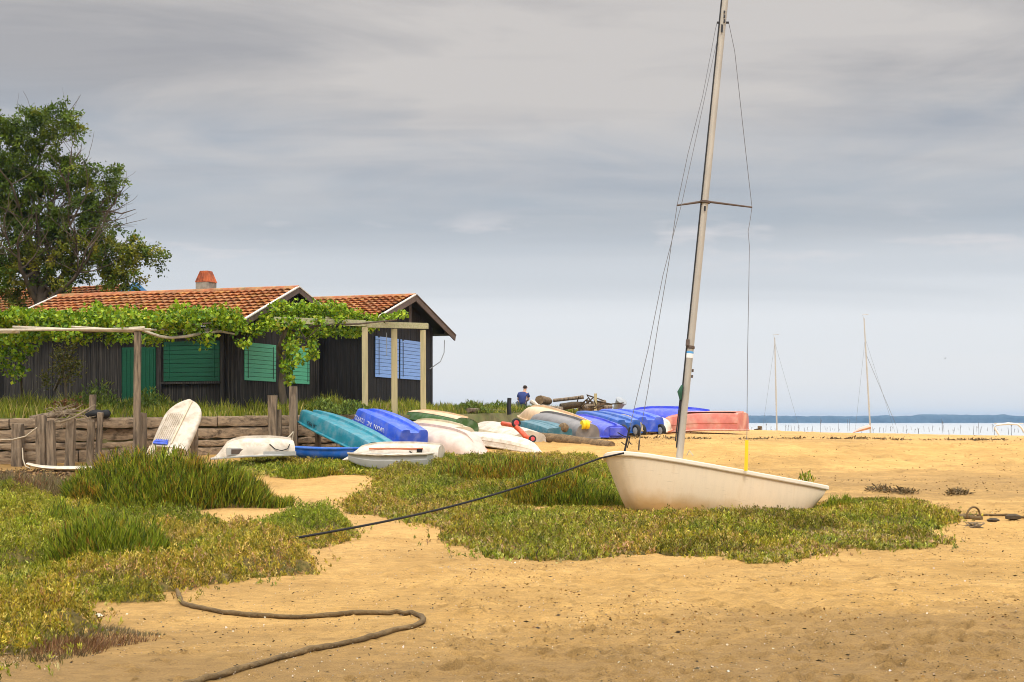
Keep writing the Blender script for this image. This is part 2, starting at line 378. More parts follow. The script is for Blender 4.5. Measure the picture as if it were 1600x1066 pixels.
def build_ground():
    # rows spaced so each is about a pixel and a half tall, columns fan out from the viewer
    ys = [7.0]
    while ys[-1] < 112: ys.append(ys[-1] + max(.028, ys[-1] ** 2 * .00042 if ys[-1] < 45 else .6))
    ys = np.array([-25, 0, 4] + ys + [125, 150, 200])
    tx = np.concatenate([[-3.2, -1.6, -.9, -.6], np.linspace(-.46, .46, 640), [.6, .9, 1.6, 3.2]])
    Y, T = np.meshgrid(ys, tx, indexing='ij'); X = T * (np.abs(Y) + 6 + np.where(Y < 0, 20, 0))
    Z = ground_base(X, Y)
    fade = np.clip(1.5 - Y / 60, .25, 1) * (Y > 5)
    # uneven trampled sand: ripples, hollows, footprints
    tr = np.clip(.5 + 1.6 * fbm(X / 4, Y / 5, 2, 41), .15, 1)
    near = np.clip((40 - Y) / 20, 0, 1)
    Z = Z + fade * (.04 * fbm(X / .9, Y / 1.1, 3, 21) + .034 * tr * fbm(X / .15, Y / .16, 3, 31) * near + .05 * fbm(X / 2.2, Y / 1.6, 2, 51) * tr)
    rid = 1 - np.abs(2 * fbm(X / 1.1 + 3, Y / .55, 3, 61)); Z = Z + fade * .035 * np.clip(rid - .72, 0, 1) * 3 * tr
    PT = np.zeros_like(Z)
    def pits(cnt, d0, d1, r0, r1, dep, t0=-.05, t1=.40):
        nonlocal Z
        for _ in range(cnt):
            d = math.exp(random.uniform(math.log(d0), math.log(d1))); x0 = random.uniform(t0, t1) * d; r = random.uniform(r0, r1)
            i0, i1 = np.searchsorted(ys, d - 4 * r), np.searchsorted(ys, d + 4 * r)
            j0, j1 = np.searchsorted(tx, (x0 - 4 * r) / (d + 6)), np.searchsorted(tx, (x0 + 4 * r) / (d + 6))
            if i1 <= i0 or j1 <= j0: continue
            a = random.uniform(0, 3.14); e = random.uniform(.45, .8)
            u, v = X[i0:i1, j0:j1] - x0, Y[i0:i1, j0:j1] - d
            q = ((u * math.cos(a) + v * math.sin(a)) / r) ** 2 + ((-u * math.sin(a) + v * math.cos(a)) / (r * e)) ** 2
            PT[i0:i1, j0:j1] = np.maximum(PT[i0:i1, j0:j1], np.exp(-q * 1.1) * random.uniform(.3, 1)); Z[i0:i1, j0:j1] += dep * random.uniform(.5, 1.1) * (-np.exp(-q * 1.4) + .75 * np.exp(-(np.sqrt(q) - 1.25) ** 2 * 5))
    pits(1500, 8.5, 36, .035, .11, .034); pits(420, 8.5, 30, .035, .09, .026, -.3, .1); pits(420, 32, 72, .10, .26, .075, .02, .42)
    # damp: near the bottom of the view, left mud by the wall, bands on the right
    damp = .95 * np.clip((12.6 - Y + .10 * X + 2.2 * fbm(X / 2.5, Y / 2.5, 3, 71)) / 4.0, 0, 1)
    damp = np.maximum(damp, .55 * np.exp(-((Y - 33 - .05 * X) / 7) ** 2) * np.clip((X - 1) / 4, 0, 1))
    damp = np.maximum(damp, 1.4 * np.exp(-((Y - 36) / 4) ** 2) * np.clip((-8.0 - X) / 1.6, 0, 1))
    damp = np.maximum(damp, .30 * np.exp(-((Y - 50) / 2.0) ** 2) * np.clip((X - 4) / 4, 0, 1))
    dry = np.clip((Y - 48) / 12, 0, 1) * .9
    dry = np.maximum(dry, .8 * np.exp(-((X + 3.6) / 2.6) ** 2 - ((Y - 25) / 9) ** 2))
    global GRID; GRID = (ys, tx, Z)
    nr, nc = X.shape; idx = np.arange(nr * nc).reshape(nr, nc)
    q = np.stack([idx[:-1, :-1], idx[:-1, 1:], idx[1:, 1:], idx[1:, :-1]], -1).reshape(-1, 4)
    cols = np.stack([damp, dry, PT], -1).reshape(-1, 3)
    me = raw_mesh('sand', np.stack([X, Y, Z], -1).reshape(-1, 3), q, cols=cols, mats=[sand_material()], smooth=True)
    tag(link_mesh('beach_sand', me), 'golden trampled sand of the beach with damp silty patches', 'sand', kind='structure')
build_ground()

def ground_full(x, y):
    """height of the sand mesh itself, relief included (in front of the viewer)"""
    ys, tx, Z = GRID; x, y = np.atleast_1d(np.asarray(x, float)), np.atleast_1d(np.asarray(y, float))
    i = np.clip(np.searchsorted(ys, y) - 1, 0, len(ys) - 2); a = (y - ys[i]) / (ys[i + 1] - ys[i])
    t = x / (np.abs(y) + 6); j = np.clip(np.searchsorted(tx, t) - 1, 0, len(tx) - 2); b = (t - tx[j]) / (tx[j + 1] - tx[j])
    return (Z[i, j] * (1 - b) + Z[i, j + 1] * b) * (1 - a) + (Z[i + 1, j] * (1 - b) + Z[i + 1, j + 1] * b) * a

# ------------------------------------------------------------------ water, far shore
def water_material():
    m = bpy.data.materials.new('bay_water'); m.use_nodes = True
    n, ln = nt_new(m.node_tree)
    out = n('ShaderNodeOutputMaterial'); b = n('ShaderNodeBsdfPrincipled', i_Roughness=.22); b.inputs['Base Color'].default_value = (.50, .52, .53, 1)
    geo = n('ShaderNodeNewGeometry'); mp = n('ShaderNodeMapping'); mp.inputs['Scale'].default_value = (.25, 1, 1); ln(geo.outputs['Position'], mp.inputs[0])
    z = n('ShaderNodeTexNoise', i_Scale=.6, i_Detail=5.0); ln(mp.outputs[0], z.inputs['Vector'])
    bp = n('ShaderNodeBump', i_Strength=.35, i_Distance=.3); ln(z.outputs['Fac'], bp.inputs['Height']); ln(bp.outputs[0], b.inputs['Normal']); ln(b.outputs[0], out.inputs[0])
    return m
WZ = -.6
wm = MB(); wm.add([(-6000, 95, WZ), (6000, 95, WZ), (6000, 9000, WZ), (-6000, 9000, WZ)], [(0, 1, 2, 3)])
tag(wm.build('bay_water', water_material()), 'calm pale water of the bay', 'water', kind='structure')

def far_woods():
    # one far-off mass of pines: a thick band of bumpy crowns on the opposite shore
    xs = np.arange(-3300, 4800, 10.0); rows = [(0, 0), (1.5, .55), (5, .9), (14, 1.0), (30, 1.02), (60, .9), (80, 0)]
    Xs, V = np.meshgrid(xs, np.arange(len(rows)), indexing='ij')
    off = np.array([r[0] for r in rows])[V]; hf = np.array([r[1] for r in rows])[V]
    h = 27 + 9 * fbm(Xs / 560, V * .3, 3, 5) + 6.5 * fbm(Xs / 37, V * 1.7, 3, 9)
    d = 5200 + 120 * fbm(Xs / 600, V * 0 + 3, 2, 6) + off * 4 + 12 * fbm(Xs / 19, V * 1.0, 2, 8)
    Z = WZ + h * hf; Z[hf == 0] = WZ - .2
    nr, nc = Xs.shape; idx = np.arange(nr * nc).reshape(nr, nc)
    q = np.stack([idx[:-1, :-1], idx[:-1, 1:], idx[1:, 1:], idx[1:, :-1]], -1).reshape(-1, 4)
    me = raw_mesh('far_woods', np.stack([Xs, d, Z], -1).reshape(-1, 3), q, mats=[material('far_pines', (.05, .07, .08), .9, .4, .06)])
    tag(link_mesh('far_woods', me), 'low band of hazy blue pine woods along the opposite shore', 'woods', kind='stuff')
far_woods()

# ------------------------------------------------------------------ terrace behind the sleeper wall
EDGE = [(-900, 36.5, 1.78), (-400, 38.2, 1.78), (0, 39.9, 1.78), (160, 40.6, 1.80), (330, 42.5, 1.84), (470, 44.5, 1.9), (620, 47, 1.95), (720, 53, 2.0), (830, 61, 2.1), (935, 66, 2.05), (1000, 70, 1.75)]
EW = np.array([((a - 800) / F * d, d, z) for a, d, z in EDGE])
def edge_at(x):   # depth and height of the terrace front edge over world x
    return float(np.interp(x, EW[:, 0], EW[:, 1])), float(np.interp(x, EW[:, 0], EW[:, 2]))
def terr_z(x, y):
    e, z = np.interp(x, EW[:, 0], EW[:, 1]), np.interp(x, EW[:, 0], EW[:, 2])
    t = np.clip((y - e) / 5.5, 0, 1)
    up = np.interp(x, [-9.5, -5, -2, 3, 7], [.42, .36, .2, .05, -.2])
    return z - .05 + up * t * t * (3 - 2 * t) + .06 * fbm(x / 1.3, y / 1.3, 2, 77)
def build_terrace():
    xs = np.linspace(EW[0, 0], EW[-1, 0], 220); back = np.array([0, .05, .3, .8, 1.6, 2.6, 4, 5.5, 8, 12, 20, 40, 70])
    X, B = np.meshgrid(xs, back, indexing='ij'); e = np.interp(X, EW[:, 0], EW[:, 1]); Y = e + .22 + B
    Z = terr_z(X, Y); Z = np.where(B > 10, Z - (B - 10) * .04, Z)
    # right of the wall the front edge is a sloping sandy bank
    sl = np.clip((X + 3.4) / 1.5, 0, 1)
    fr = np.stack([X[:, 0], Y[:, 0] - sl[:, 0] * 1.1, ground_base(X[:, 0], Y[:, 0] - sl[:, 0] * 1.1) - .25], -1)[:, None, :]
    V = np.concatenate([fr, np.stack([X, Y, Z], -1)], 1)
    # right end folds down to the sand
    endc = V[-1].copy(); endc[:, 0] += 1.6; endc[:, 2] = ground_base(endc[:, 0], endc[:, 1]) - .3; V = np.concatenate([V, endc[None]], 0)
    nr, nc = V.shape[:2]; idx = np.arange(nr * nc).reshape(nr, nc)
    q = np.stack([idx[:-1, :-1], idx[1:, :-1], idx[1:, 1:], idx[:-1, 1:]], -1).reshape(-1, 4)
    me = raw_mesh('terrace', V.reshape(-1, 3), q, mats=[material('terrace_soil', (.14, .12, .045), .95, .4, 3, col2=(.07, .085, .02), mix=.9, mscale=1.5, bump=.8, bscale=20)], smooth=True)
    tag(link_mesh('grassy_terrace', me), 'raised grassy ground behind the sleeper wall', 'terrace', kind='structure')
build_terrace()

# ------------------------------------------------------------------ foliage builders
def leaves_mesh(name, base, dirv, length, width, cols, mats, extra=None):
    """rhombic leaves: base Nx3, dirv Nx3 unit, length N, width N, cols Nx3"""
    N = len(base); r = RNG.normal(size=(N, 3)); s = np.cross(dirv, r); s /= np.linalg.norm(s, axis=1)[:, None] + 1e-9
    nrm = np.cross(dirv, s)
    L, W = length[:, None], width[:, None]
    mid = base + dirv * L * .5 + nrm * L * .08
    V = np.stack([base, mid + s * W * .5, base + dirv * L, mid - s * W * .5], 1).reshape(-1, 3)
    q = np.arange(N * 4).reshape(N, 4); cc = np.repeat(cols, 4, 0); mi = np.zeros(N, int)
    if extra is not None:
        ev, ef = extra; q = np.concatenate([q, ef + len(V)]); V = np.concatenate([V, ev]); cc = np.concatenate([cc, np.tile([.1, .1, .05], (len(ev), 1))]); mi = np.concatenate([mi, np.ones(len(ef), int)])
    return raw_mesh(name, V, q, cols=cc, mats=mats, mat_idx=mi)

def blades_mesh(name, base, h, w, lean, cols, mats):
    """upright blades: two stacked faces each, bending outwards"""
    N = len(base); a = RNG.uniform(0, 2 * np.pi, N); s = np.stack([np.cos(a), np.sin(a), a * 0], -1)
    up = np.array([0, 0, 1.0]); w = w[:, None]; h = h[:, None]
    m = base + up * h * .55 + lean * h * .35; t = base + up * h + lean * h
    V = np.stack([base - s * w * .5, base + s * w * .5, m + s * w * .42, m - s * w * .42, t], 1).reshape(-1, 3)
    o = np.arange(N)[:, None] * 5
    return raw_mesh(name, V, o + np.array([[0, 1, 2, 3]]), o + np.array([[3, 2, 4]]), cols=np.repeat(cols, 5, 0), mats=mats)

def palette(N, cl, wts, var=.25):
    cl = np.array(cl); i = RNG.choice(len(cl), N, p=np.array(wts) / sum(wts))
    return np.clip(cl[i] * RNG.uniform(1 - var, 1 + var, (N, 1)) * RNG.uniform(.92, 1.08, (N, 3)), 0.004, 1)

def rand_dirs(N, up=1.0, spread=.8):
    v = RNG.normal(size=(N, 3)) * spread; v[:, 2] = np.abs(v[:, 2]) * .5 + up; return v / np.linalg.norm(v, axis=1)[:, None]

def poly_world(pts):
    return np.array([px2ground(a, b) for a, b in pts])

def poly_dist(pts, poly):
    """signed distance, positive inside"""
    x, y = pts[:, 0], pts[:, 1]; ins = np.zeros(len(pts), bool); dist = np.full(len(pts), 1e9)
    for i in range(len(poly)):
        a, b = poly[i], poly[(i + 1) % len(poly)]
        c = ((a[1] > y) != (b[1] > y)) & (x < (b[0] - a[0]) * (y - a[1]) / (b[1] - a[1] + 1e-12) + a[0]); ins ^= c
        ab = b - a; t = np.clip(((pts - a) @ ab) / (ab @ ab + 1e-12), 0, 1); dist = np.minimum(dist, np.linalg.norm(pts - a - t[:, None] * ab, axis=1))
    return np.where(ins, dist, -dist)

def mounds(poly):
    # cushions the mat is made of: each plant is a low dome of its own
    k = round(float(poly.sum()), 3)
    if k not in MOUNDS:
        r = np.random.default_rng(5); lo, hi = poly.min(0), poly.max(0); n = int((hi - lo).prod() / .62)
        c = r.uniform(lo, hi, (n, 2)); c = c[poly_dist(c, poly) > .05]; q = r.uniform(0, 1, len(c))
        MOUNDS[k] = [(a, b, .26 + .72 * t ** 1.5, (.35 + .75 * t) * r.uniform(.7, 1.25), r.choice([(1.08, 1, .7), (.86, .92, .6), (1.1, 1.0, .9), (1.0, 1.02, .6), (1.04, .95, .7), (.68, .72, .45)])) for (a, b), t in zip(c, q)]
    return MOUNDS[k]
MOUNDS = {}
def mat_height(p, poly, hmax, edge):
    d = poly_dist(p, poly) + .16 * fbm(p[:, 0] / .45, p[:, 1] / .6, 3, 13) + .1
    e = np.clip(d / edge, 0, 1); e = np.sqrt(e * (2 - e))
    return np.where(d > 0, hmax * e * np.clip(.74 + .9 * fbm(p[:, 0] / 1.3, p[:, 1] / 1.5, 3, 14), .22, 1.3), -1)

MATCOL = [(.37, .345, .035), (.27, .28, .026), (.50, .46, .11), (.47, .35, .17), (.25, .165, .045), (.12, .135, .016)]
HULL_A, HULL_B = np.array([1.75, 25.9]), np.array([6.2, 27.1])      # plan of the dinghy, which presses the mat flat
def mat_height(p, poly, hmax, edge):
    d = poly_dist(p, poly) + .30 * fbm(p[:, 0] / .40, p[:, 1] / .6, 3, 13) + .08
    e = np.clip(d / edge, 0, 1); e = np.sqrt(e * (2 - e))
    lump = np.full(len(p), .16)
    tint = np.ones((len(p), 3))
    for cx, cy, R, q, tc in mounds(poly):
        r2 = ((p[:, 0] - cx) / (R * 1.15)) ** 2 + ((p[:, 1] - cy) / R) ** 2
        v = q * np.sqrt(np.clip(1 - r2, 0, 1)) ** .8; w = v > lump; lump[w] = v[w]; tint[w] = tc
    mat_height.tint = tint
    lump = lump * (1 + .5 * fbm(p[:, 0] / .25, p[:, 1] / .3, 2, 15)) + .12 * fbm(p[:, 0] / .6, p[:, 1] / .6, 2, 14)
    ab = HULL_B - HULL_A; t = np.clip((p - HULL_A) @ ab / (ab @ ab), 0, 1); hd = np.linalg.norm(p - HULL_A - t[:, None] * ab, axis=1)
    flat = np.clip(.05 + (hd - 1.0) / 2.2, .05, 1)
    h = hmax * e * lump * flat
    bare = fbm(p[:, 0] / .55 + 9, p[:, 1] / .7, 3, 16) < -.40          # bare patches of sand
    stray = (d > -.45) & (d <= 0) & (hash2(np.floor(p[:, 0] * 997), np.floor(p[:, 1] * 991), 4) < .05 * (1 + d / .45))   # runners beyond the edge
    return np.where((d > 0) & ~bare, h, np.where(stray, .03, -1))
def mat_patch(name, label, poly_px, hmax, edge, dens, leafL, wts, cell=.065, gain=1.0):
    poly = poly_world(poly_px); lo, hi = poly.min(0) - .2, poly.max(0) + .2
    per = 9; N = int((hi - lo).prod() * dens / per); p = RNG.uniform(lo, hi, (N, 2))
    h = mat_height(p, poly, hmax, edge); k = h > .008; p, h, tn = p[k], h[k], mat_height.tint[k]; N = len(p)
    # every sprig is a short leaning stem carrying leaves of one tint
    top = np.stack([p[:, 0], p[:, 1], ground_base(p[:, 0], p[:, 1]) + h * np.where(RNG.uniform(0, 1, N) < .45, RNG.uniform(.25, .9, N), RNG.uniform(.8, 1.08, N)) + leafL * RNG.uniform(-.3, .9, N)], -1)
    ax = rand_dirs(N, 1.1, .55); sl = np.minimum(np.maximum(h, .03), leafL * 2.6)
    zone = fbm(p[:, 0] / 1.0, p[:, 1] / 1.3, 3, 19); cols = palette(N, MATCOL, wts, .32) * gain * tn
    cols = cols * np.where((zone > .12)[:, None], np.array([1.08, .96, 1.15]), np.where((zone < -.12)[:, None], np.array([.86, .98, .85]), 1.0))
    tt = RNG.uniform(0, 1, (N, per, 1)); base = (top[:, None, :] - ax[:, None, :] * (sl[:, None, None] * (1 - tt)) + RNG.normal(0, leafL * .22, (N, per, 3))).reshape(-1, 3)
    dv = np.repeat(ax, per, 0) * 1.2 + RNG.normal(0, .45, (N * per, 3)); dv /= np.linalg.norm(dv, axis=1)[:, None]
    cols = np.repeat(cols, per, 0) * RNG.uniform(.75, 1.25, (N * per, 1)); N = N * per
    L = RNG.uniform(.6, 1.25, N) * leafL
    gx, gy = np.arange(lo[0], hi[0], cell), np.arange(lo[1], hi[1], cell); GX, GY = np.meshgrid(gx, gy, indexing='ij')
    g = np.stack([GX.ravel(), GY.ravel()], -1); gh = mat_height(g, poly, hmax, edge)
    gzv = ground_base(g[:, 0], g[:, 1]) + np.where(gh > .05, (gh - .05) * .55 - .01, -.08)
    nr, nc = GX.shape; idx = np.arange(nr * nc).reshape(nr, nc); q = np.stack([idx[:-1, :-1], idx[1:, :-1], idx[1:, 1:], idx[:-1, 1:]], -1).reshape(-1, 4)
    q = q[(gh[q] > .05).any(1)]
    used, inv = np.unique(q, return_inverse=True); ev = np.stack([g[used, 0], g[used, 1], gzv[used]], -1)
    me = leaves_mesh(name, base, dv, L, L * RNG.uniform(.22, .36, N), cols, [M['leaf'], M['stem_mat']], (ev, inv.reshape(-1, 4)))
    return tag(link_mesh(name, me), label, 'ground cover', 'low saltmarsh plants on the sand', 'stuff')

def glasswort(name, label, cx, cd, rx, ry, h, n, cols, wts, bw=.012, lean=.22, cat='bush', seed=0, hvar=.3):
    n = int(n * 2.6)
    """a dome of many thin upright fleshy stems"""
    x0 = (cx - 800) / F * cd
    t = RNG.uniform(0, 2 * np.pi, n); r = np.sqrt(RNG.uniform(0, 1, n)) * (1 + .18 * np.sin(t * 3 + seed) + .08 * np.sin(7 * t + seed * 2))
    x, y = x0 + np.cos(t) * r * rx, cd + np.sin(t) * r * ry
    dome = np.clip(1 - (r * .93) ** 2, .05, 1) ** .5
    hh = h * dome * np.clip(.95 + .5 * fbm(x / .45, y / .45, 2, 90 + seed) + .55 * fbm(x / .13, y / .13, 2, 70 + seed), .45, 1.2) * RNG.uniform(1 - hvar, 1.06, n)
    base = np.stack([x, y, ground_base(x, y) - .02], -1)
    # outer stems start as low branches part way up the dome
    full = hh; hh = np.minimum(full, (.07 + .10 * h) * RNG.uniform(.6, 1.4, n)); lift = np.maximum(full * (1 - .75 * RNG.uniform(0, 1, n) ** 2.2) - hh, 0); base[:, 2] += lift
    ln_ = np.stack([np.cos(t) * r, np.sin(t) * r, t * 0], -1) * lean + RNG.normal(0, .34, (n, 3)) * [1, 1, 0]
    zone = fbm(x / .55, y / .6, 2, 31 + seed); c = palette(n, cols, wts, .3)
    c = c * np.where((zone > .2)[:, None], np.array([1.2, .85, .8]), 1.0)
    me = blades_mesh(name, base, hh, RNG.uniform(.7, 1.5, n) * bw * .95, ln_, c, [M['leaf']])
    return tag(link_mesh(name, me), label, cat, 'upright saltmarsh bushes')

GW = [(.145, .195, .010), (.27, .31, .02), (.05, .075, .006), (.34, .27, .03), (.22, .12, .016)]

def plants():
    mat_patch('ground_cover', 'wide olive mat of small fleshy plants filling the lower left foreground',
        [(-420, 800), (-100, 788), (80, 786), (130, 812), (200, 832), (300, 838), (370, 828), (430, 818), (490, 815), (540, 834), (546, 848), (500, 858), (425, 862), (485, 880), (470, 895), (380, 912), (300, 916), (245, 938), (135, 940), (122, 965), (105, 1000), (40, 1030), (-60, 1064), (-420, 1064)],
        .36, .42, 10500, .037, [3.2, 2.8, 1.8, .8, .5, 2.2], gain=1.05)
    mat_patch('ground_cover', 'olive mat with pinkish tips spreading around the white dinghy',
        [(540, 786), (575, 772), (590, 745), (640, 728), (720, 722), (900, 716), (980, 735), (1060, 770), (1290, 790), (1345, 785), (1425, 785), (1490, 806), (1478, 822), (1420, 833), (1480, 850), (1440, 860), (1340, 858), (1245, 848), (1292, 862), (1270, 872), (1190, 880), (1100, 872), (1050, 866), (960, 870), (900, 878), (770, 872), (695, 842), (735, 832), (690, 822), (615, 812), (555, 802)],
        .28, .6, 6400, .046, [2.6, 2.4, 1.7, 1.5, .9, 2.4])
    mat_patch('ground_cover', 'thin strip of green mat between the sand patch and the small boats',
        [(330, 742), (380, 722), (440, 712), (560, 716), (640, 716), (700, 714), (650, 735), (585, 744), (500, 742), (440, 746)],
        .22, .4, 2300, .07, [3, 3, 1.8, .8, .4, 2])
    G = glasswort
    G('glasswort_bush', 'largest dark green dome of upright stems in front of the sleeper wall', 255, 27.6, 2.05, 1.7, 1.02, 15000, GW, [4, 3, 3, 1.2, .7], .016, .3, seed=1)
    G('glasswort_bush', 'reddish green bush in front of the pinkish white hull and white floats', 800, 33.4, 2.3, 1.2, .68, 7000, GW, [3, 3, 2, 2, 2.4], .018, .25, seed=2)
    G('glasswort_bush', 'dark green bush touching the bow of the cream sailing dinghy', 875, 27.6, 1.2, 1.1, .66, 6500, GW, [4, 3, 3, .8, .4], .015, .25, seed=3)
    G('glasswort_bush', 'dark green tuft left of the bush at the dinghy bow', 765, 28.6, .75, .8, .40, 2600, GW, [4, 3, 3, .8, .6], .015, .25, seed=8)
    G('glasswort_bush', 'shaggy bright green tuft in the mat at lower left beside the thick rope', 172, 16.4, .78, .85, .66, 5200, GW, [5, 4, 2, .8, .6], .011, .38, seed=4)
    G('glasswort_bush', 'shaggy tuft behind the tuft beside the thick rope', 95, 18.9, .65, .8, .56, 3400, GW, [4, 4, 2, 1, .6], .012, .3, seed=5)
    G('glasswort_bush', 'small bright green bush at the stern of the cream sailing dinghy', 1312, 26.6, .42, .4, .36, 1300, GW, [3, 6, 1, .5, .2], .012, .25, seed=6)
    G('glasswort_bush', 'low green clump at the left end of the strip beside the big bush', 480, 36.5, .9, .8, .38, 1600, GW, [3, 4, 2, 1, .5], .018, .2, seed=7)
    G('glasswort_bush', 'green fringe along the strip in front of the blue kayak', 545, 38.3, 1.5, .4, .32, 1500, GW, [4, 4, 2, 1, .4], .02, .2, seed=9)
    G('glasswort_bush', 'green clump right of the reddish bush near the log', 905, 32.6, .9, .9, .42, 2400, GW, [4, 5, 2, 1, .4], .016, .2, seed=10)
    DRY = [(.17, .12, .06), (.11, .08, .04), (.24, .19, .09), (.13, .13, .04)]
    G('dry_grass_tuft', 'dry brown grass beside the mud at the left edge', 15, 29.8, 1.7, 2.4, .55, 4200, DRY, [3, 3, 2, 2], .013, .35, 'grass', 11)
    G('dry_grass_tuft', 'dry brown tangle at the lower left edge of the mat', 40, 10.6, .85, 1.0, .13, 2400, DRY, [3, 3, 2, 1], .006, .35, 'grass', 12)
    G('dry_grass_tuft', 'low reddish dead stems trailing out of the mat at lower left', 95, 12.1, .45, .55, .09, 900, [(.2, .12, .06), (.14, .10, .04), (.24, .18, .09)], [3, 3, 2], .006, .35, 'grass', 13)
plants()

def terrace_grass():
    N = 26000; x = RNG.uniform(-20, 4.2, N); e = np.interp(x, EW[:, 0], EW[:, 1]); y = e + .35 + RNG.uniform(0, 1, N) ** 1.3 * 7.0
    clump = fbm(x / .8, y / .9, 3, 44); k = clump > -.28; x, y, clump = x[k], y[k], clump[k]; N = len(x)
    k2 = (x < -4) | (y > np.interp(x, EW[:, 0], EW[:, 1]) + .4)
    h = np.clip(.30 + .5 * clump, .1, .62) * RNG.uniform(.6, 1.15, N) * np.interp(x, [-20, -6, -2, 4], [1.05, .9, .75, .8])
    base = np.stack([x, y, terr_z(x, y)], -1)
    cols = palette(N, [(.26, .29, .02), (.18, .22, .015), (.38, .36, .05), (.45, .36, .12), (.11, .14, .012)], [3, 3, 2, 1, 1.5], .25)
    me = blades_mesh('terrace_grass', base, h, RNG.uniform(.6, 1.3, N) * .022, RNG.normal(0, .28, (N, 3)) * [1, 1, 0], cols, [M['leaf']])
    tag(link_mesh('terrace_grass', me), 'long green grass growing on the terrace before the huts', 'grass', kind='stuff')
terrace_grass()

# ------------------------------------------------------------------ huts
UU = Vector((.943, -.332, 0)); VV = Vector((.332, .943, 0)); A1 = Vector((-7.31, 48.5, 0))
def H(u, v, z): return A1 + UU * u + VV * v + Vector((0, 0, z))
RH = Matrix((UU, VV, Vector((0, 0, 1)))).transposed()

def tile_roof(parent, u0, u1, v_eave, z_eave, v_ridge, z_ridge, name='roof'):
    """courses of pan tiles from eave to ridge, one wavy row stepping over the next"""
    n = max(3, int(round(math.hypot(v_ridge - v_eave, z_ridge - z_eave) / .36))); wl = .27
    us = np.arange(u0, u1 + .001, wl / 5); verts, q, cols = [], [], []
    nrm = Vector((0, -(z_ridge - z_eave), (v_ridge - v_eave))); nrm = nrm.normalized() if nrm.z > 0 else -nrm.normalized()
    rs = random.Random(int(abs(u0 * 100 + v_eave * 10)))
    tint = {}
    for i in range(n):
        t0, t1 = (i - .12) / n, (i + 1) / n
        o = len(verts); wob = [rs.uniform(-.008, .008) for _ in range(len(us) // 5 + 2)]
        for t, hgt in ((t0 + .3 / n, -.01), (t0, .07), (t0 - .01 / n, .09), (t1, .012)):
            for k, u in enumerate(us):
                w = .05 * abs(math.sin(math.pi * (u - u0) / wl)) + wob[k // 5] + .02 * math.sin(u * .9 + i * .1)
                p = Vector((u, v_eave + (v_ridge - v_eave) * t, z_eave + (z_ridge - z_eave) * t)) + nrm * (hgt + w)
                verts.append(H(*p)); ti = (i, k // 5)
                if ti not in tint:
                    b = rs.choice([(.44, .165, .06), (.47, .185, .07), (.42, .155, .058), (.46, .21, .06), (.37, .14, .06), (.44, .21, .09)]); f = rs.uniform(.86, 1.12)
                    tint[ti] = (b[0] * f * .93, b[1] * f * .96, b[2] * f * .96)
                cols.append(tint[ti])
        m = len(us)
        for a in range(3):
            for k in range(m - 1): q.append((o + a * m + k, o + a * m + k + 1, o + (a + 1) * m + k + 1, o + (a + 1) * m + k))
    me = raw_mesh(name, np.array([tuple(v) for v in verts]), np.array(q), cols=np.array(cols), mats=[M['tile']])
    return link_mesh(name, me, parent)

def plank_wall(parent, fa, fb, zb, topf, mat, pw=.16, name='wall', off=0.0):
    """vertical boards from point fa to fb (u,v pairs); topf(s) height along it"""
    a, b = Vector((*fa, 0)), Vector((*fb, 0)); L = (b - a).length; n = max(2, int(L / pw)); m = MB()
    dr = (b - a) / L; nr = Vector((dr.y, -dr.x, 0)); rs = random.Random(int(L * 100))
    m2 = []
    for i in range(n):
        s0, s1 = L * i / n + .004, L * (i + 1) / n - .004; t = .03 + rs.uniform(-.006, .008)
        q = []
        for s, z in ((s0, zb), (s1, zb), (s1, topf(s1)), (s0, topf(s0))):
            p = a + dr * s; q.append((p, z))
        front = [H(p.x + nr.x * t, p.y + nr.y * t, z) for p, z in q]; back = [H(p.x - nr.x * .02, p.y - nr.y * .02, z) for p, z in q]
        m.add(front + back, [(0, 1, 2, 3), (7, 6, 5, 4), (0, 4, 5, 1), (1, 5, 6, 2), (2, 6, 7, 3), (3, 7, 4, 0)])
    return m.build(name, mat, parent)

def shutter(parent, u0, v0, u1, v1, z0, z1, mat, name='shutter', boards=9, bars=True, out=.07):
    """panel of horizontal boards standing proud of a wall between two (u,v) points"""
    a, b = Vector((u0, v0, 0)), Vector((u1, v1, 0)); dr = (b - a).normalized(); nr = Vector((dr.y, -dr.x, 0)); m = MB()
    X, N3 = RH @ dr, RH @ nr; R = Matrix((X, N3, Vector((0, 0, 1)))).transposed(); L = (b - a).length; hb = (z1 - z0) / boards
    for i in range(boards):
        m.box(H(*((a + b) / 2 + nr * (out - .012)), 0) + Vector((0, 0, z0 + hb * (i + .5))) if False else H((a.x + b.x) / 2 + nr.x * out, (a.y + b.y) / 2 + nr.y * out, z0 + hb * (i + .5)), (L - .01, .03 + .004 * (i % 2), hb - .012), R)
    o = m.build(name, mat, parent, bevel=.004)
    if bars:
        for s in (.1, .9):
            h = MB(); c = a + (b - a) * s + nr * (out + .024); h.box(H(c.x, c.y, (z0 + z1) / 2), (.025, .012, (z1 - z0) * .86), R)
            h.build('hinge_bar', mat if bars == 'same' else M['iron'], o)
    return o

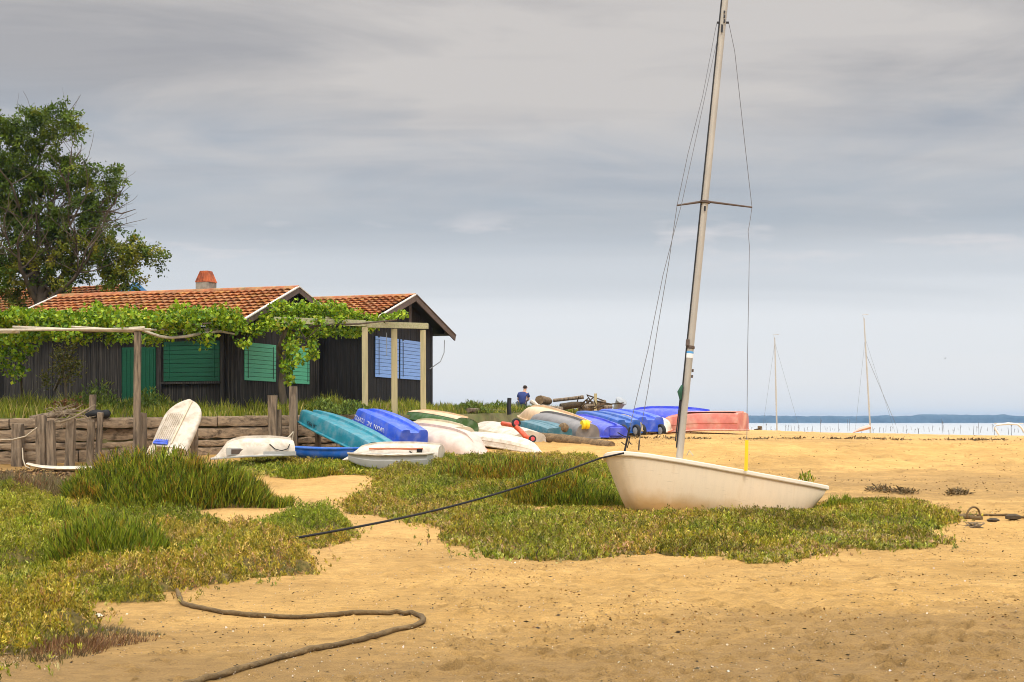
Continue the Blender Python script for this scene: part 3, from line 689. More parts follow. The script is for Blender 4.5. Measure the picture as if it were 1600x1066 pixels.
def hut_one():
    r = empty('wooden_hut', 'long dark wooden hut with orange tile roof, chimney and green shutters', 'hut', H(-5, 0, 2.2)); bpy.context.view_layer.update()
    W = lambda m, *a, **k: m
    zb, ze, zr = 1.95, 4.80, 6.19; ov = .32
    def fix(o): o.matrix_parent_inverse = r.matrix_world.inverted(); return o
    UL = -9.75
    fix(plank_wall(r, (UL + .3, -3.28), (-.36, -3.28), zb, lambda s: ze + .12, M['wood_dark'], .15))
    gab = lambda s: (ze + (zr - ze) * min(1, (s + .36) / 3.64)) if s < 3.28 else (zr - (s - 3.28) * .285)
    fix(plank_wall(r, (-.36, -3.24), (-.36, 2.0), zb, lambda s: gab(s) - .05, M['wood_dark'], .145))
    fix(plank_wall(r, (UL + .3, 2.0), (UL + .3, -3.24), zb, lambda s: gab(5.24 - s) - .05, M['wood_dark'], .2))
    fix(plank_wall(r, (-.4, 2.02), (UL + .3, 2.02), zb, lambda s: zr - 2 * .285 - .06, M['wood_dark'], .2))
    fr = fix(tile_roof(r, UL, 0, -3.66, ze, 0, zr)); fix(tile_roof(r, UL, 0, 2.08, zr - 2.08 * .285, 0, zr))
    m = MB(); rg = 34
    for i in range(rg):
        u = UL + (0 - UL) * i / rg; m.tube([H(u, 0, zr + .03), H(u + (-UL) / rg + .04, 0, zr + .045)], [.10, .085], 8)
    fix(m.build('ridge_tile', M['tile_plain'], r, 40))
    # white topped barge boards at both rakes
    for uu in (.03, UL - .03):
        m = MB(); m.beam(H(uu, -3.78, ze - .06), H(uu, 0, zr - .03), .05, .20); m.beam(H(uu, 2.1, zr - 2.1 * .285 - .06), H(uu, .02, zr - .03), .05, .20)
        fix(m.build('barge_board', M['barge'], r))
        m = MB(); m.beam(H(uu, -3.8, ze + .055), H(uu, 0, zr + .085), .09, .035); m.beam(H(uu, 2.12, zr - 2.12 * .285 + .055), H(uu, .02, zr + .085), .09, .035)
        fix(m.build('barge_cap', M['fascia'], r))
    m = MB(); m.beam(H(UL, -3.72, ze - .05), H(-.05, -3.72, ze - .05), .10, .09); fix(m.build('gutter', M['grey_metal'], r))
    # soffit so the roof has a closed underside
    m = MB()
    for (va, za, vb, zb2) in ((-3.6, ze - .02, 0, zr - .05), (2.05, zr - 2.05 * .285 - .04, 0, zr - .05)):
        m.add([H(UL + .02, va, za), H(-.02, va, za), H(-.02, vb, zb2), H(UL + .02, vb, zb2)], [(0, 1, 2, 3)])
    fix(m.build('soffit', M['wood_dark'], r))
    # door and shutters: front wall
    z0 = 2.12
    d = fix(shutter(r, -4.72, -3.28, -3.42, -3.28, z0, 4.12, M['green'], 'door', 1, False, .06))
    m = MB(); 
    for i in range(9):
        u = -4.66 + i * .148; m.box(H(u, -3.39, 3.1), (.006, .02, 1.9), RH)
    m.build('board_groove', M['green'], d)
    m = MB(); m.box(H(-3.98, -3.42, 2.75), (.05, .05, .09), RH); m.build('door_handle', M['decal_white'], d)
    fix(shutter(r, -3.12, -3.28, -1.02, -3.28, 2.98, 4.28, M['green'], 'shutter', 9, 'same', .06))
    for (ua, ub) in ((-3.34, -3.18), (-.98, -.84)):
        m = MB(); m.box(H((ua + ub) / 2, -3.36, 3.3), (ub - ua, .08, 2.3), RH); fix(m.build('window_jamb', M['wood_dark'], r))
    m = MB(); m.box(H(-2.07, -3.37, 2.93), (2.2, .1, .07), RH); fix(m.build('window_sill', M['wood_dark'], r))
    # gable shutters
    fix(shutter(r, -.36, -3.05, -.36, -.98, 3.0, 4.24, M['green_lit'], 'shutter', 9, True, .06))
    fix(shutter(r, -.36, .02, -.36, 1.42, 2.98, 4.24, M['green_lit'], 'shutter', 9, True, .06))
    m = MB(); m.box(H(-.30, 2.0, 3.2), (.12, .14, 2.5), RH); fix(m.build('corner_post', M['wood_dark'], r))
    m = MB(); m.box(H(-.30, -3.3, 3.35), (.14, .14, 2.8), RH); fix(m.build('corner_post', M['wood_dark'], r))
    # chimney on the ridge
    c = Vector(P(320, 455, 49.9)); cv = c - A1; cu = cv.dot(UU)
    m = MB(); m.box(H(cu, .25, 6.25), (.52, .52, .62), RH); m.build('chimney', M['cement'], fr)
    m = MB(); z1 = 6.56; q = [(-.29, -.27), (.29, -.27), (.29, .27), (-.29, .27)]; tq = [(-.16, -.15), (.16, -.15), (.16, .15), (-.16, .15)]
    m.add([H(cu + a, .25 + b, z1) for a, b in q] + [H(cu + a, .25 + b, z1 + .40) for a, b in tq], [(0, 1, 5, 4), (1, 2, 6, 5), (2, 3, 7, 6), (3, 0, 4, 7), (4, 5, 6, 7), (3, 2, 1, 0)])
    for s in range(5): m.beam(H(cu - .24 + .12 * s, -.03, z1 + .01), H(cu - .13 + .065 * s, .095, z1 + .40), .02, .02)
    m.build('chimney_cowl', M['rust'], fr)
M['tile_plain'] = material('ridge_tile', (.40, .145, .065), .85, .35, 4, col2=(.35, .27, .12), mix=.7, mscale=3)
hut_one()

def hut_two():
    r = empty('wooden_hut', 'black wooden hut at the right with tile roof and two pale blue shutters', 'hut', H(1, 5, 2.2)); bpy.context.view_layer.update()
    def fix(o, p=None): o.matrix_parent_inverse = r.matrix_world.inverted(); return o
    s = 1.083; A2 = Vector((-3.37 * s, 49.3 * s, 0)) - A1; u2, v2 = A2.dot(UU), A2.dot(VV)     # gable apex
    ze, zr = CAMH + 3.25 * s, CAMH + 4.35 * s
    ug = u2 - .55; vf, vb = v2 - 2.98, v2 + 3.0; zb = 1.9; ve, vbe = v2 - 3.05, v2 + 3.9
    zs = (zr - ze) / 3.84; eave_f = zr - zs * 3.05; eave_b = zr - zs * 3.9
    top = lambda sft: zr - zs * abs(sft - (v2 - vf)) - .05
    fix(plank_wall(r, (-1.2, vf), (ug, vf), zb, lambda q: eave_f, M['wood_black'], .13))
    fix(plank_wall(r, (ug, vf), (ug, vb), zb, top, M['wood_black'], .12))
    fix(plank_wall(r, (ug, vb), (-6, vb), zb, lambda q: zr - zs * 3 - .05, M['wood_black'], .25))
    fix(plank_wall(r, (-6, vb), (-6, v2 - 2.9), zb, lambda q: zr - zs * abs(q - 3) - .05, M['wood_black'], .25))
    fix(tile_roof(r, .06, u2, ve - .5, eave_f - zs * .5, v2, zr)); fix(tile_roof(r, -6.2, .06, ve + .2, eave_f + zs * .2, v2, zr)); fix(tile_roof(r, -6.2, u2, vbe, eave_b, v2, zr))
    m = MB(); L = u2 + 6.2
    for i in range(30):
        u = -6.2 + L * i / 30; m.tube([H(u, v2, zr + .03), H(u + L / 30 + .04, v2, zr + .045)], [.10, .085], 8)
    fix(m.build('ridge_tile', M['tile_plain'], r, 40))
    m = MB(); m.beam(H(u2 + .03, ve - .6, eave_f - zs * .6 - .08), H(u2 + .03, v2, zr - .05), .05, .22); m.beam(H(u2 + .03, vbe + .12, eave_b - .12), H(u2 + .03, v2 + .02, zr - .05), .05, .22)
    fix(m.build('barge_board', M['barge'], r))
    m = MB(); m.beam(H(u2 + .03, ve - .6, eave_f - zs * .6 + .05), H(u2 + .03, v2, zr + .085), .09, .035)
    fix(m.build('barge_cap', M['fascia'], r))
    m = MB(); m.beam(H(u2 + .03, vbe + .14, eave_b - .0), H(u2 + .03, v2 + .03, zr + .085), .1, .035)
    fix(m.build('barge_cap', M['barge'], r))
    m = MB()
    for (va, za) in ((ve - .45, eave_f - zs * .45 - .03), (vbe - .02, eave_b - .03)):
        m.add([H(.1, va, za), H(u2 - .02, va, za), H(u2 - .02, v2, zr - .05), H(.1, v2, zr - .05)], [(0, 1, 2, 3)])
    # level eave soffit seen under the far rake
    m.add([H(ug, vb + .02, eave_b), H(u2 - .02, vb + .02, eave_b), H(u2 - .02, vbe, eave_b - .03), H(ug, vbe, eave_b - .03)], [(0, 1, 2, 3)])
    m.add([H(u2 - .03, vb + .02, eave_b), H(u2 - .03, vbe, eave_b - .02), H(u2 - .03, vb + .02, zr - zs * 3.0)], [(0, 1, 2)])
    fix(m.build('soffit', M['wood_black'], r))
    m = MB(); m.beam(H(u2 - .1, v2 - .2, zr - .15), H(u2 - .1, v2 - .2, zr - 1.15), .09, .09, (1, 0, 0)); fix(m.build('gable_post', M['barge'], r))
    # blue shutters on the gable
    vv = lambda px: next(v for v in np.arange(vf - .5, vb + .5, .01) if 800 + F * H(ug, v, 0).x / H(ug, v, 0).y >= px)
    for a, b in ((583.5, 620), (622.5, 659)):
        va, vb_ = vv(a), vv(b); fix(shutter(r, ug, va, ug, vb_, CAMH + (HOR - 591) / F * 52.5, CAMH + (HOR - 528) / F * 52.5, M['blue_paint'], 'shutter', 11, False, .07))
    for a in (588, 626):
        m = MB(); v = vv(a); m.box(H(ug + .11, v, CAMH + 100 / F * 52.5), (.012, .02, 1.28), RH)
        m.box(H(ug + .11, v, CAMH + 131 / F * 52.5), (.02, .12, .05), RH)
        fix(m.build('shutter_bar', M['iron'], r))
    cable = MB(); a = H(ug + .5, vb + .1, 4.9); b = H(ug + .05, vb - .35, 3.75)
    cable.tube([a, a + Vector((-.02, 0, -.5)), a + Vector((-.16, -.1, -.85)), b], .018, 6); fix(cable.build('cable', M['grey_metal'], r, 60))
hut_two()

def hut_three():
    r = empty('wooden_hut', 'hut behind the tree with red tile roof and blue gable', 'hut', H(-13, 12, 2.2)); bpy.context.view_layer.update()
    def fix(o): o.matrix_parent_inverse = r.matrix_world.inverted(); return o
    ap = Vector(P(212, 447, 62)) - A1; u, v = ap.dot(UU), ap.dot(VV); zr = P(212, 446, 62).z; ze = zr - 1.75
    fix(tile_roof(r, u - 16, u - .05, v - 4.2, ze, v, zr)); fix(tile_roof(r, u - 16, u - .05, v + 4.2, ze, v, zr))
    fix(plank_wall(r, (u - 15.7, v - 3.8), (u - .3, v - 3.8), 1.9, lambda s: ze + .1, M['wood_black'], .2))
    fix(plank_wall(r, (u - .3, v - 3.8), (u - .3, v + 3.8), 1.9, lambda s: zr - .42 * abs(s - 3.8) - .05, M['blue_wall'], .2))
    fix(plank_wall(r, (u - .3, v + 3.8), (u - 15.7, v + 3.8), 1.9, lambda s: ze + .1, M['wood_black'], .3))
    m = MB(); m.beam(H(u, v - 4.3, ze), H(u, v, zr + .06), .05, .2); m.beam(H(u, v + 4.3, ze), H(u, v + .02, zr + .06), .05, .2); fix(m.build('barge_board', M['blue_wall'], r))
hut_three()

# ------------------------------------------------------------------ sleeper wall
def retaining_wall():
    r = empty('retaining_wall', 'weathered timber sleeper wall with upright posts below the huts', 'wall', (EW[3, 0], EW[3, 1], .4)); bpy.context.view_layer.update()
    rs = random.Random(3)
    xs = np.interp(np.cumsum([0] + [rs.uniform(2.2, 4.4) for _ in range(6)]), [0, 20], [-19.5, -3.3])
    rows = [(0.02, .36), (.39, .40), (.80, .22), (1.03, .36), (1.40, .31)]
    for ri, (dz, h) in enumerate(rows):
        off = rs.uniform(-.6, .6)
        for i in range(len(xs) - 1):
            a, b = xs[i] + off, min(xs[i + 1] + off, -3.2)
            if b - a < .3: continue
            ya, za = edge_at(a); yb, zbn = edge_at(b); t = .2 + rs.uniform(-.03, .03)
            zl, zr_ = za - 1.72 + dz + h / 2, zbn - 1.72 + dz + h / 2
            m = MB(); n = 12; hh = h - rs.uniform(.0, .05); x0 = a + .015
            prof = []
            for k in range(n + 1):
                s = k / n; x = x0 + (b - .015 - x0) * s; y = ya + (yb - ya) * s; z = zl + (zr_ - zl) * s
                w1, w2, w3 = rs.uniform(-.03, .03), rs.uniform(-.035, .02), rs.uniform(-.05, .02)
                prof.append([(x, y + w3, z - hh / 2 + w1), (x, y - .02 + w3, z - hh * .28 + w1), (x, y - .02 + w3, z + hh * .3 + w2), (x, y + w3, z + hh / 2 + w2), (x, y + t, z + hh / 2), (x, y + t, z - hh / 2)])
            vs = [p for q in prof for p in q]; fs = []
            for k in range(n):
                for j in range(6): fs.append((k * 6 + j, k * 6 + (j + 1) % 6, (k + 1) * 6 + (j + 1) % 6, (k + 1) * 6 + j))
            fs += [tuple(range(6))[::-1], tuple(n * 6 + j for j in range(6))]
            world_build(m.add(vs, fs), 'plank', M['wood_grey'], r)
    # posts in front: pixel x, top row, bottom row, depth, width px, lean
    for px, t, b, d, w, ln_ in ((28, 662, 735, 39.6, 16, 0), (66, 650, 738, 39.2, 15, -2), (82, 658, 738, 39.0, 12, -3), (108, 654, 736, 39.3, 13, 3), (139, 656, 722, 39.8, 10, 4), (152, 645, 720, 40.0, 8, 5),
                            (-60, 655, 738, 39, 16, 2), (-150, 652, 738, 38.6, 16, -2), (224, 646, 718, 40.7, 10, 0), (303, 668, 716, 41.2, 10, 1), (426, 618, 708, 43.2, 14, 0), (459, 604, 708, 43.6, 13, -1), (436, 640, 708, 43.6, 8, 0), (497, 650, 705, 44.3, 9, 0), (530, 652, 702, 44.8, 10, 1)):
        top, bot = P(px + ln_, t, d), P(px, b, d); bot.z = min(bot.z, gz(bot.x, bot.y)) - .3; wd = w / F * d
        m = MB(); n = 5; pr = []; rs2 = random.Random(px)
        for k in range(n + 1):
            c = bot.lerp(top, k / n); j = lambda: rs2.uniform(-.012, .012); f = 1 - .12 * k / n
            pr.append([(c.x - wd / 2 * f + j(), c.y - wd / 2 + j(), c.z), (c.x + wd / 2 * f + j(), c.y - wd / 2 + j(), c.z + (j() * 3 if k == n else 0)), (c.x + wd / 2 * f + j(), c.y + wd / 2, c.z), (c.x - wd / 2 * f + j(), c.y + wd / 2, c.z + (j() * 3 if k == n else 0))])
        vs = [p for q in pr for p in q]; fs = [(k * 4 + i, k * 4 + (i + 1) % 4, (k + 1) * 4 + (i + 1) % 4, (k + 1) * 4 + i) for k in range(n) for i in range(4)] + [(3, 2, 1, 0), tuple(n * 4 + i for i in range(4))]
        world_build(m.add(vs, fs), 'post', M['post_grey'], r)
    # short stub on top
    m = MB(); m.beam(P(145, 652, 40.5), P(145, 617, 40.5), .16, .14, (0, 1, 0), .01); o = m.build('timber_stub', M['post_grey']); tag(o, 'short grey timber stub standing on the wall above the black tyre', 'post')
    m = MB(); m.tube([P(48, 655, 40.3), P(70, 651, 40.3), P(100, 646, 40.4), P(118, 641, 40.5)], [.10, .11, .09, .07], 8, jit=.1); o = m.build('driftwood_log', M['post_grey'], None, 50); tag(o, 'grey driftwood log lying on top of the wall under the twigs', 'log')
    m = MB(); rs = random.Random(5)
    for i in range(34):
        a = P(rs.uniform(80, 122), rs.uniform(641, 660), rs.uniform(39.1, 39.9)); b = a + Vector((rs.uniform(-.5, .7), rs.uniform(-.15, .2), rs.uniform(-.25, .3))); mid = (a + b) / 2 + Vector((0, 0, rs.uniform(-.05, .12)))
        m.tube([a, mid, b], [.016, .013, .008], 5)
    m.tube([P(76, 660, 39.1), P(95, 660, 39), P(115, 653, 39.1), P(148, 633, 39.9)], [.03, .035, .03, .02], 6)
    o = m.build('twig_bundle', M['twig'], None, 60); tag(o, 'tangled bundle of pale twigs draped over the wall posts', 'twigs', kind='stuff')
    c = P(153, 647, 40.7); m = MB(); m.tube([c + Vector((math.cos(a) * .25, math.sin(a) * .22, .02 * math.sin(3 * a))) for a in np.linspace(0, 2 * math.pi, 19)], .115, 10, False); o = m.build('old_tyre', M['rubber'], None, 60); tag(o, 'old black tyre lying on the wall beside the twigs', 'tyre')
    m = MB(); m.tube([P(-40, 690, 38.8), P(0, 687, 38.8), P(20, 687, 38.8), P(40, 682, 38.8), P(58, 668, 38.9)], .022, 6); o = m.build('mooring_rope', M['rope_pale'], None, 60); tag(o, 'pale rope slung between the wall posts at the left edge', 'rope')
    m = MB(); m.tube([P(35, 700, 38.8), P(36, 718, 38.7), P(40, 729, 38.3), P(47, 732, 38)], .016, 6); o = m.build('leash_rope', M['rope_pale'], None, 60); tag(o, 'thin pale rope hanging from wall post to the flat surfboard', 'rope')
    for (x0, x1, d, lab) in ((448, 460, 42.9, 'pale rope tied from the tall wall post to the white boat'),):
        m = MB(); m.tube([P(458, 675, 43.2), P(453, 681, 42.6), P(446, 687, 41)], .02, 6); m.tube([P(459, 675, 43.2), P(457, 684, 43.1), P(456, 693, 42.9)], .018, 6)
        tag(m.build('mooring_rope', M['rope_pale'], None, 60), lab, 'rope')
retaining_wall()

# ------------------------------------------------------------------ pergolas and vines
def pergolas():
    r = empty('pergola', 'pole pergola in front of the long hut with thin rails and one tall post', 'pergola', (-10.8, 41, .4)); bpy.context.view_layer.update()
    top, bot = P(215, 516, 40.1), P(213, 716, 40.1); bot.z = gz(bot.x, bot.y) - .3
    m = MB(); m.beam(bot, top, .17, .17, (0, 1, 0), .006); world_build(m, 'post', M['post_grey'], r, bevel=.01)
    for pts in ([(-160, 519, 40), (0, 516, 40), (120, 515, 40), (236, 515, 40)], [(20, 511, 40.1), (130, 516, 40.1), (215, 518, 40.1)], [(112, 511, 40.2), (170, 515, 40.1), (226, 512, 40.0)], [(-160, 520, 40.3), (30, 519, 40.3)]):
        m = MB(); m.tube([P(*p) for p in pts], [.036, .04, .036, .032][:len(pts)], 7, jit=.06); world_build(m, 'rail', M['pole'], r, 50)
    m = MB(); m.tube([P(218, 514, 40), P(232, 520, 40.4), P(250, 526, 41), P(265, 528, 41.5), P(290, 526, 42.4), P(315, 521, 43.4), P(345, 518, 44.2), P(370, 523, 44.9)], [.045] * 6 + [.035, .025], 7, jit=.06); world_build(m, 'bent_pole', M['pole'], r, 50)
    for px in (-150, 20, 130, 205):
        m = MB(); a = P(px, 516, 40.2); m.tube([a, a + VV * 4.6 + Vector((0, 0, .3))], .04, 6); world_build(m, 'cross_pole', M['pole'], r, 50)
    r2 = empty('pergola', 'square timber pergola with three pale posts beside the blue shutters', 'pergola', (-4.4, 43.5, 1.9)); bpy.context.view_layer.update()
    for px, pt, pb, d in ((570, 512, 692, 46.4), (616, 514, 645, 47.7), (661, 516, 634, 49.0)):
        t, b = P(px, pt, d), P(px + .5, pb, d); b.z = min(b.z, gz(b.x, b.y) + .8) - .2 if False else float(terr_z(b.x, b.y)) - .2
        m = MB(); m.beam(b, t, .18 if px != 616 else .19, .18, (0, 1, 0), .004); world_build(m, 'post', M['post_new'], r2, bevel=.008)
    zt = P(570, 505.5, 46.4).z
    a, b = P(428, 507, 45.4), P(571, 507, 46.4); b.z = zt; a.z = zt + .04
    m = MB(); m.beam(a, b, .09, .20); world_build(m, 'beam', M['beam_new'], r2, bevel=.006)
    c = P(668, 509, 49.2); c.z = P(660, 509, 49.0).z
    m = MB(); m.beam(P(572, 507, 46.42), c, .09, .20); world_build(m, 'beam', M['beam_new'], r2, bevel=.006)
    for px, py, d in ((450, 498, 45.5), (510, 498, 45.9)):
        m = MB(); q = P(px, py, d); m.beam(q, q + VV * 1.6 + Vector((0, 0, -.02)), .07, .12); world_build(m, 'rafter', M['beam_new'], r2)
    m = MB()
    for px, y0, y1, d in ((604, 520, 557, 47.4),): m.tube([P(px, y0, d), P(px + .4, y1, d)], .012, 5)
    world_build(m, 'hanging_cord', M['grey_metal'], r2)
pergolas()

VINE = [(.19, .30, .010), (.28, .40, .016), (.085, .175, .007), (.42, .47, .03), (.30, .27, .02)]
def vine(name, label, blobs, stems, wts=(4, 3, 3, 1, .3)):
    """blobs: (px, py, d, rx, ry, rz, count) clusters of broad leaves along the canes"""
    r = empty(name, label, 'vine', stems[0][0] if stems else P(*blobs[0][:3])); bpy.context.view_layer.update()
    B, D = [], []
    for (px, py, d, rx, ry, rz, n) in blobs:
        c = np.array(P(px, py, d)); q = RNG.normal(size=(n, 3)); q /= np.linalg.norm(q, axis=1)[:, None]; q *= (RNG.uniform(0, 1, (n, 1)) ** .45)
        # lumpy shoots
        q *= 1 + .35 * np.sin(q[:, :1] * 9 + px) * np.cos(q[:, 1:2] * 7)
        B.append(c + q * [rx, ry, rz]); D.append(q * .5)
    B = np.concatenate(B); D = np.concatenate(D); N = len(B); dv = D + RNG.normal(0, .6, (N, 3)); dv[:, 2] -= .15; dv /= np.linalg.norm(dv, axis=1)[:, None]
    L = RNG.uniform(.08, .17, N); me = leaves_mesh('foliage', B, dv, L, L * RNG.uniform(.7, .95, N), palette(N, VINE, wts, .25), [M['leaf']])
    o = link_mesh('foliage', me, r); o.matrix_parent_inverse = r.matrix_world.inverted()
    for k, (pts_r) in enumerate(stems):
        pts, rad = pts_r[1], pts_r[2]; m = MB(); m.tube(pts, rad, 7, jit=.15); world_build(m, 'stem', M['bark'], r, 60)
    return r

def vines():
    rs = random.Random(9); bl = []
    for px in range(-140, 375, 17):
        hump = 6 * math.sin(px * .045) + 5 * math.sin(px * .11 + 1); d = 42.0 + rs.uniform(-1.4, 1.6) + max(0, px - 200) * .012
        bl.append((px + rs.uniform(-6, 6), 499 - hump * .6 + rs.uniform(-4, 4), d, rs.uniform(.36, .55), .9, rs.uniform(.17, .31), 400))
    for px in range(-140, 130, 24): bl.append((px, 520 + rs.uniform(-4, 8), 42 + rs.uniform(-1, 1), .42, .7, .22, 160))
    for px, py in ((12, 540), (30, 556), (0, 560), (22, 580), (45, 540), (-30, 560), (-60, 550), (165, 522), (190, 524), (260, 522), (300, 518), (322, 530), (237, 528)): bl.append((px, py, 43.2, .3, .5, .30, 120))
    for px, py in ((150, 482), (205, 488), (345, 486), (365, 492), (300, 486)): bl.append((px, py, 43, .25, .4, .22, 90))
    a = P(35, 620, 44.5); b0 = P(85, 610, 46)
    vine('grape_vine', 'long leafy grape vine sprawling over the pole pergola and eaves of the long hut', bl,
         [(b0, [b0, P(108, 560, 45), P(125, 525, 43.5), P(160, 512, 42.5)], [.05, .045, .04, .03]), (a, [a, P(30, 560, 43.8), P(20, 515, 42.6)], [.05, .04, .03]), (b0, [P(130, 520, 42), P(220, 513, 42), P(330, 505, 43)], [.03, .03, .02])])
    bl = []
    for px, py, rx, rz, n in ((395, 515, .45, .25, 210), (418, 500, .4, .25, 200), (440, 490, .5, .32, 300), (470, 484, .5, .32, 320), (500, 484, .5, .3, 300), (530, 488, .5, .28, 280), (555, 494, .45, .22, 200), (450, 512, .4, .35, 240), (480, 520, .45, .3, 230), (510, 518, .5, .2, 170), (545, 519, .45, .18, 150), (575, 512, .35, .15, 90),
                              (590, 497, .35, .12, 90), (612, 494, .3, .1, 70), (628, 490, .2, .12, 50), (455, 540, .28, .4, 170), (448, 570, .2, .35, 120), (452, 592, .16, .2, 60), (487, 545, .25, .25, 90), (470, 560, .2, .2, 60), (380, 535, .2, .15, 50), (490, 556, .2, .12, 40), (435, 478, .25, .2, 80), (520, 478, .3, .15, 90)):
        bl.append((px, py, (46.35 if py < 528 else 45.3) + rs.uniform(-.35, .5) + (px - 480) * .006, rx * .95, .55, rz * .9, int(n * 1.1)))
    for px, py in ((424, 507), (436, 504), (448, 510), (459, 503), (470, 508), (500, 500), (530, 501)): bl.append((px, py, 45.0 + (px - 424) * .007, .22, .25, .17, 60))
    t0 = P(443, 632, 46.1)
    vine('grape_vine', 'grape vine with a twisted trunk climbing the timber pergola beside the gable', bl,
         [(t0, [t0, P(439, 600, 46.1), P(441, 575, 46.0), P(436, 545, 45.7), P(446, 515, 45.1), P(452, 508, 45.6)], [.13, .11, .10, .10, .07, .05]), (t0, [P(446, 520, 46.2), P(500, 508, 45.9), P(560, 506, 46.0), P(620, 500, 47.3)], [.05, .04, .03, .02]), (t0, [P(460, 505, 46.2), P(478, 530, 45.8), P(490, 520, 45.6), P(498, 512, 45.6)], [.02, .02, .02, .015])], (4, 4, 2.4, 1.4, .3))
vines()

def sapling():
    b = P(105, 622, 44); b.z = float(terr_z(b.x, b.y)); r = empty('sapling', 'small yellowish sapling under the vine before the dark wall', 'sapling', b); bpy.context.view_layer.update()
    m = MB(); m.tube([b - Vector((0, 0, .1)), P(102, 598, 44), P(97, 575, 44), P(100, 550, 44)], [.04, .035, .025, .015], 6); m.tube([P(102, 598, 44), P(112, 575, 44), P(120, 560, 44)], [.03, .02, .012], 6); world_build(m, 'trunk', M['twig'], r, 60)
    B = []
    for px, py, s, n in ((98, 560, .22, 130), (110, 570, .24, 130), (90, 580, .2, 90), (118, 583, .22, 100), (103, 592, .2, 70), (90, 550, .15, 60), (125, 570, .12, 40), (112, 545, .15, 60), (70, 590, .14, 60), (74, 602, .15, 60)):
        B.append(np.array(P(px, py, 44)) + RNG.normal(0, s * .6, (n, 3)))
    B = np.concatenate(B); N = len(B); L = RNG.uniform(.07, .14, N)
    o = link_mesh('crown', leaves_mesh('crown', B, rand_dirs(N, .3, .8), L, L * .5, palette(N, [(.16, .16, .03), (.22, .2, .04), (.10, .12, .025)], [3, 2, 2]), [M['leaf']]), r); o.matrix_parent_inverse = r.matrix_world.inverted()
    N = 900; x = RNG.normal(-13.2, .55, N); y = RNG.normal(42.2, .5, N); base = np.stack([x, y, terr_z(x, y) + RNG.uniform(0, .45, N) * np.exp(-((x + 13.2) / .7) ** 2)], -1); L = RNG.uniform(.06, .16, N)
    o = link_mesh('dead_bracken', leaves_mesh('dead_bracken', base, rand_dirs(N, .4, .9), L, L * .5, palette(N, [(.20, .085, .03), (.13, .06, .025), (.26, .16, .06), (.17, .17, .03)], [3, 3, 2, 2]), [M['leaf']])); tag(o, 'clump of russet dead bracken in the grass behind the twigs', 'bracken')
    for k, (px, d, hgt, lab) in enumerate(((152, 43.5, .9, 'weedy green bush beside the tall pergola post'), (505, 45.6, .5, 'weedy green bush at the corner between the two huts'), (548, 45.8, .45, 'weedy green bush before the black hut side wall'), (780, 60, .38, 'bushy weeds on the bank left of the seated person'), (738, 56, .4, 'bushy weeds on the bank right of the black hut'), (230, 44.5, .6, 'weedy green bush at the foot of the green door'))):
        c = P(px, 640, d); N = 1100; x = RNG.normal(c.x, .45, N); y = RNG.normal(d, .4, N); f = np.exp(-((x - c.x) / .6) ** 2); base = np.stack([x, y, terr_z(x, y) + RNG.uniform(0, 1, N) * hgt * f * RNG.uniform(.6, 1.1, N)], -1); L = RNG.uniform(.08, .18, N)
        o = link_mesh('weed_bush', leaves_mesh('weed_bush', base, rand_dirs(N, .8, .7), L, L * .35, palette(N, [(.13, .19, .025), (.20, .25, .04), (.08, .12, .02)], [3, 2, 2]), [M['leaf']])); tag(o, lab, 'weeds', 'weeds on the terrace')
sapling()

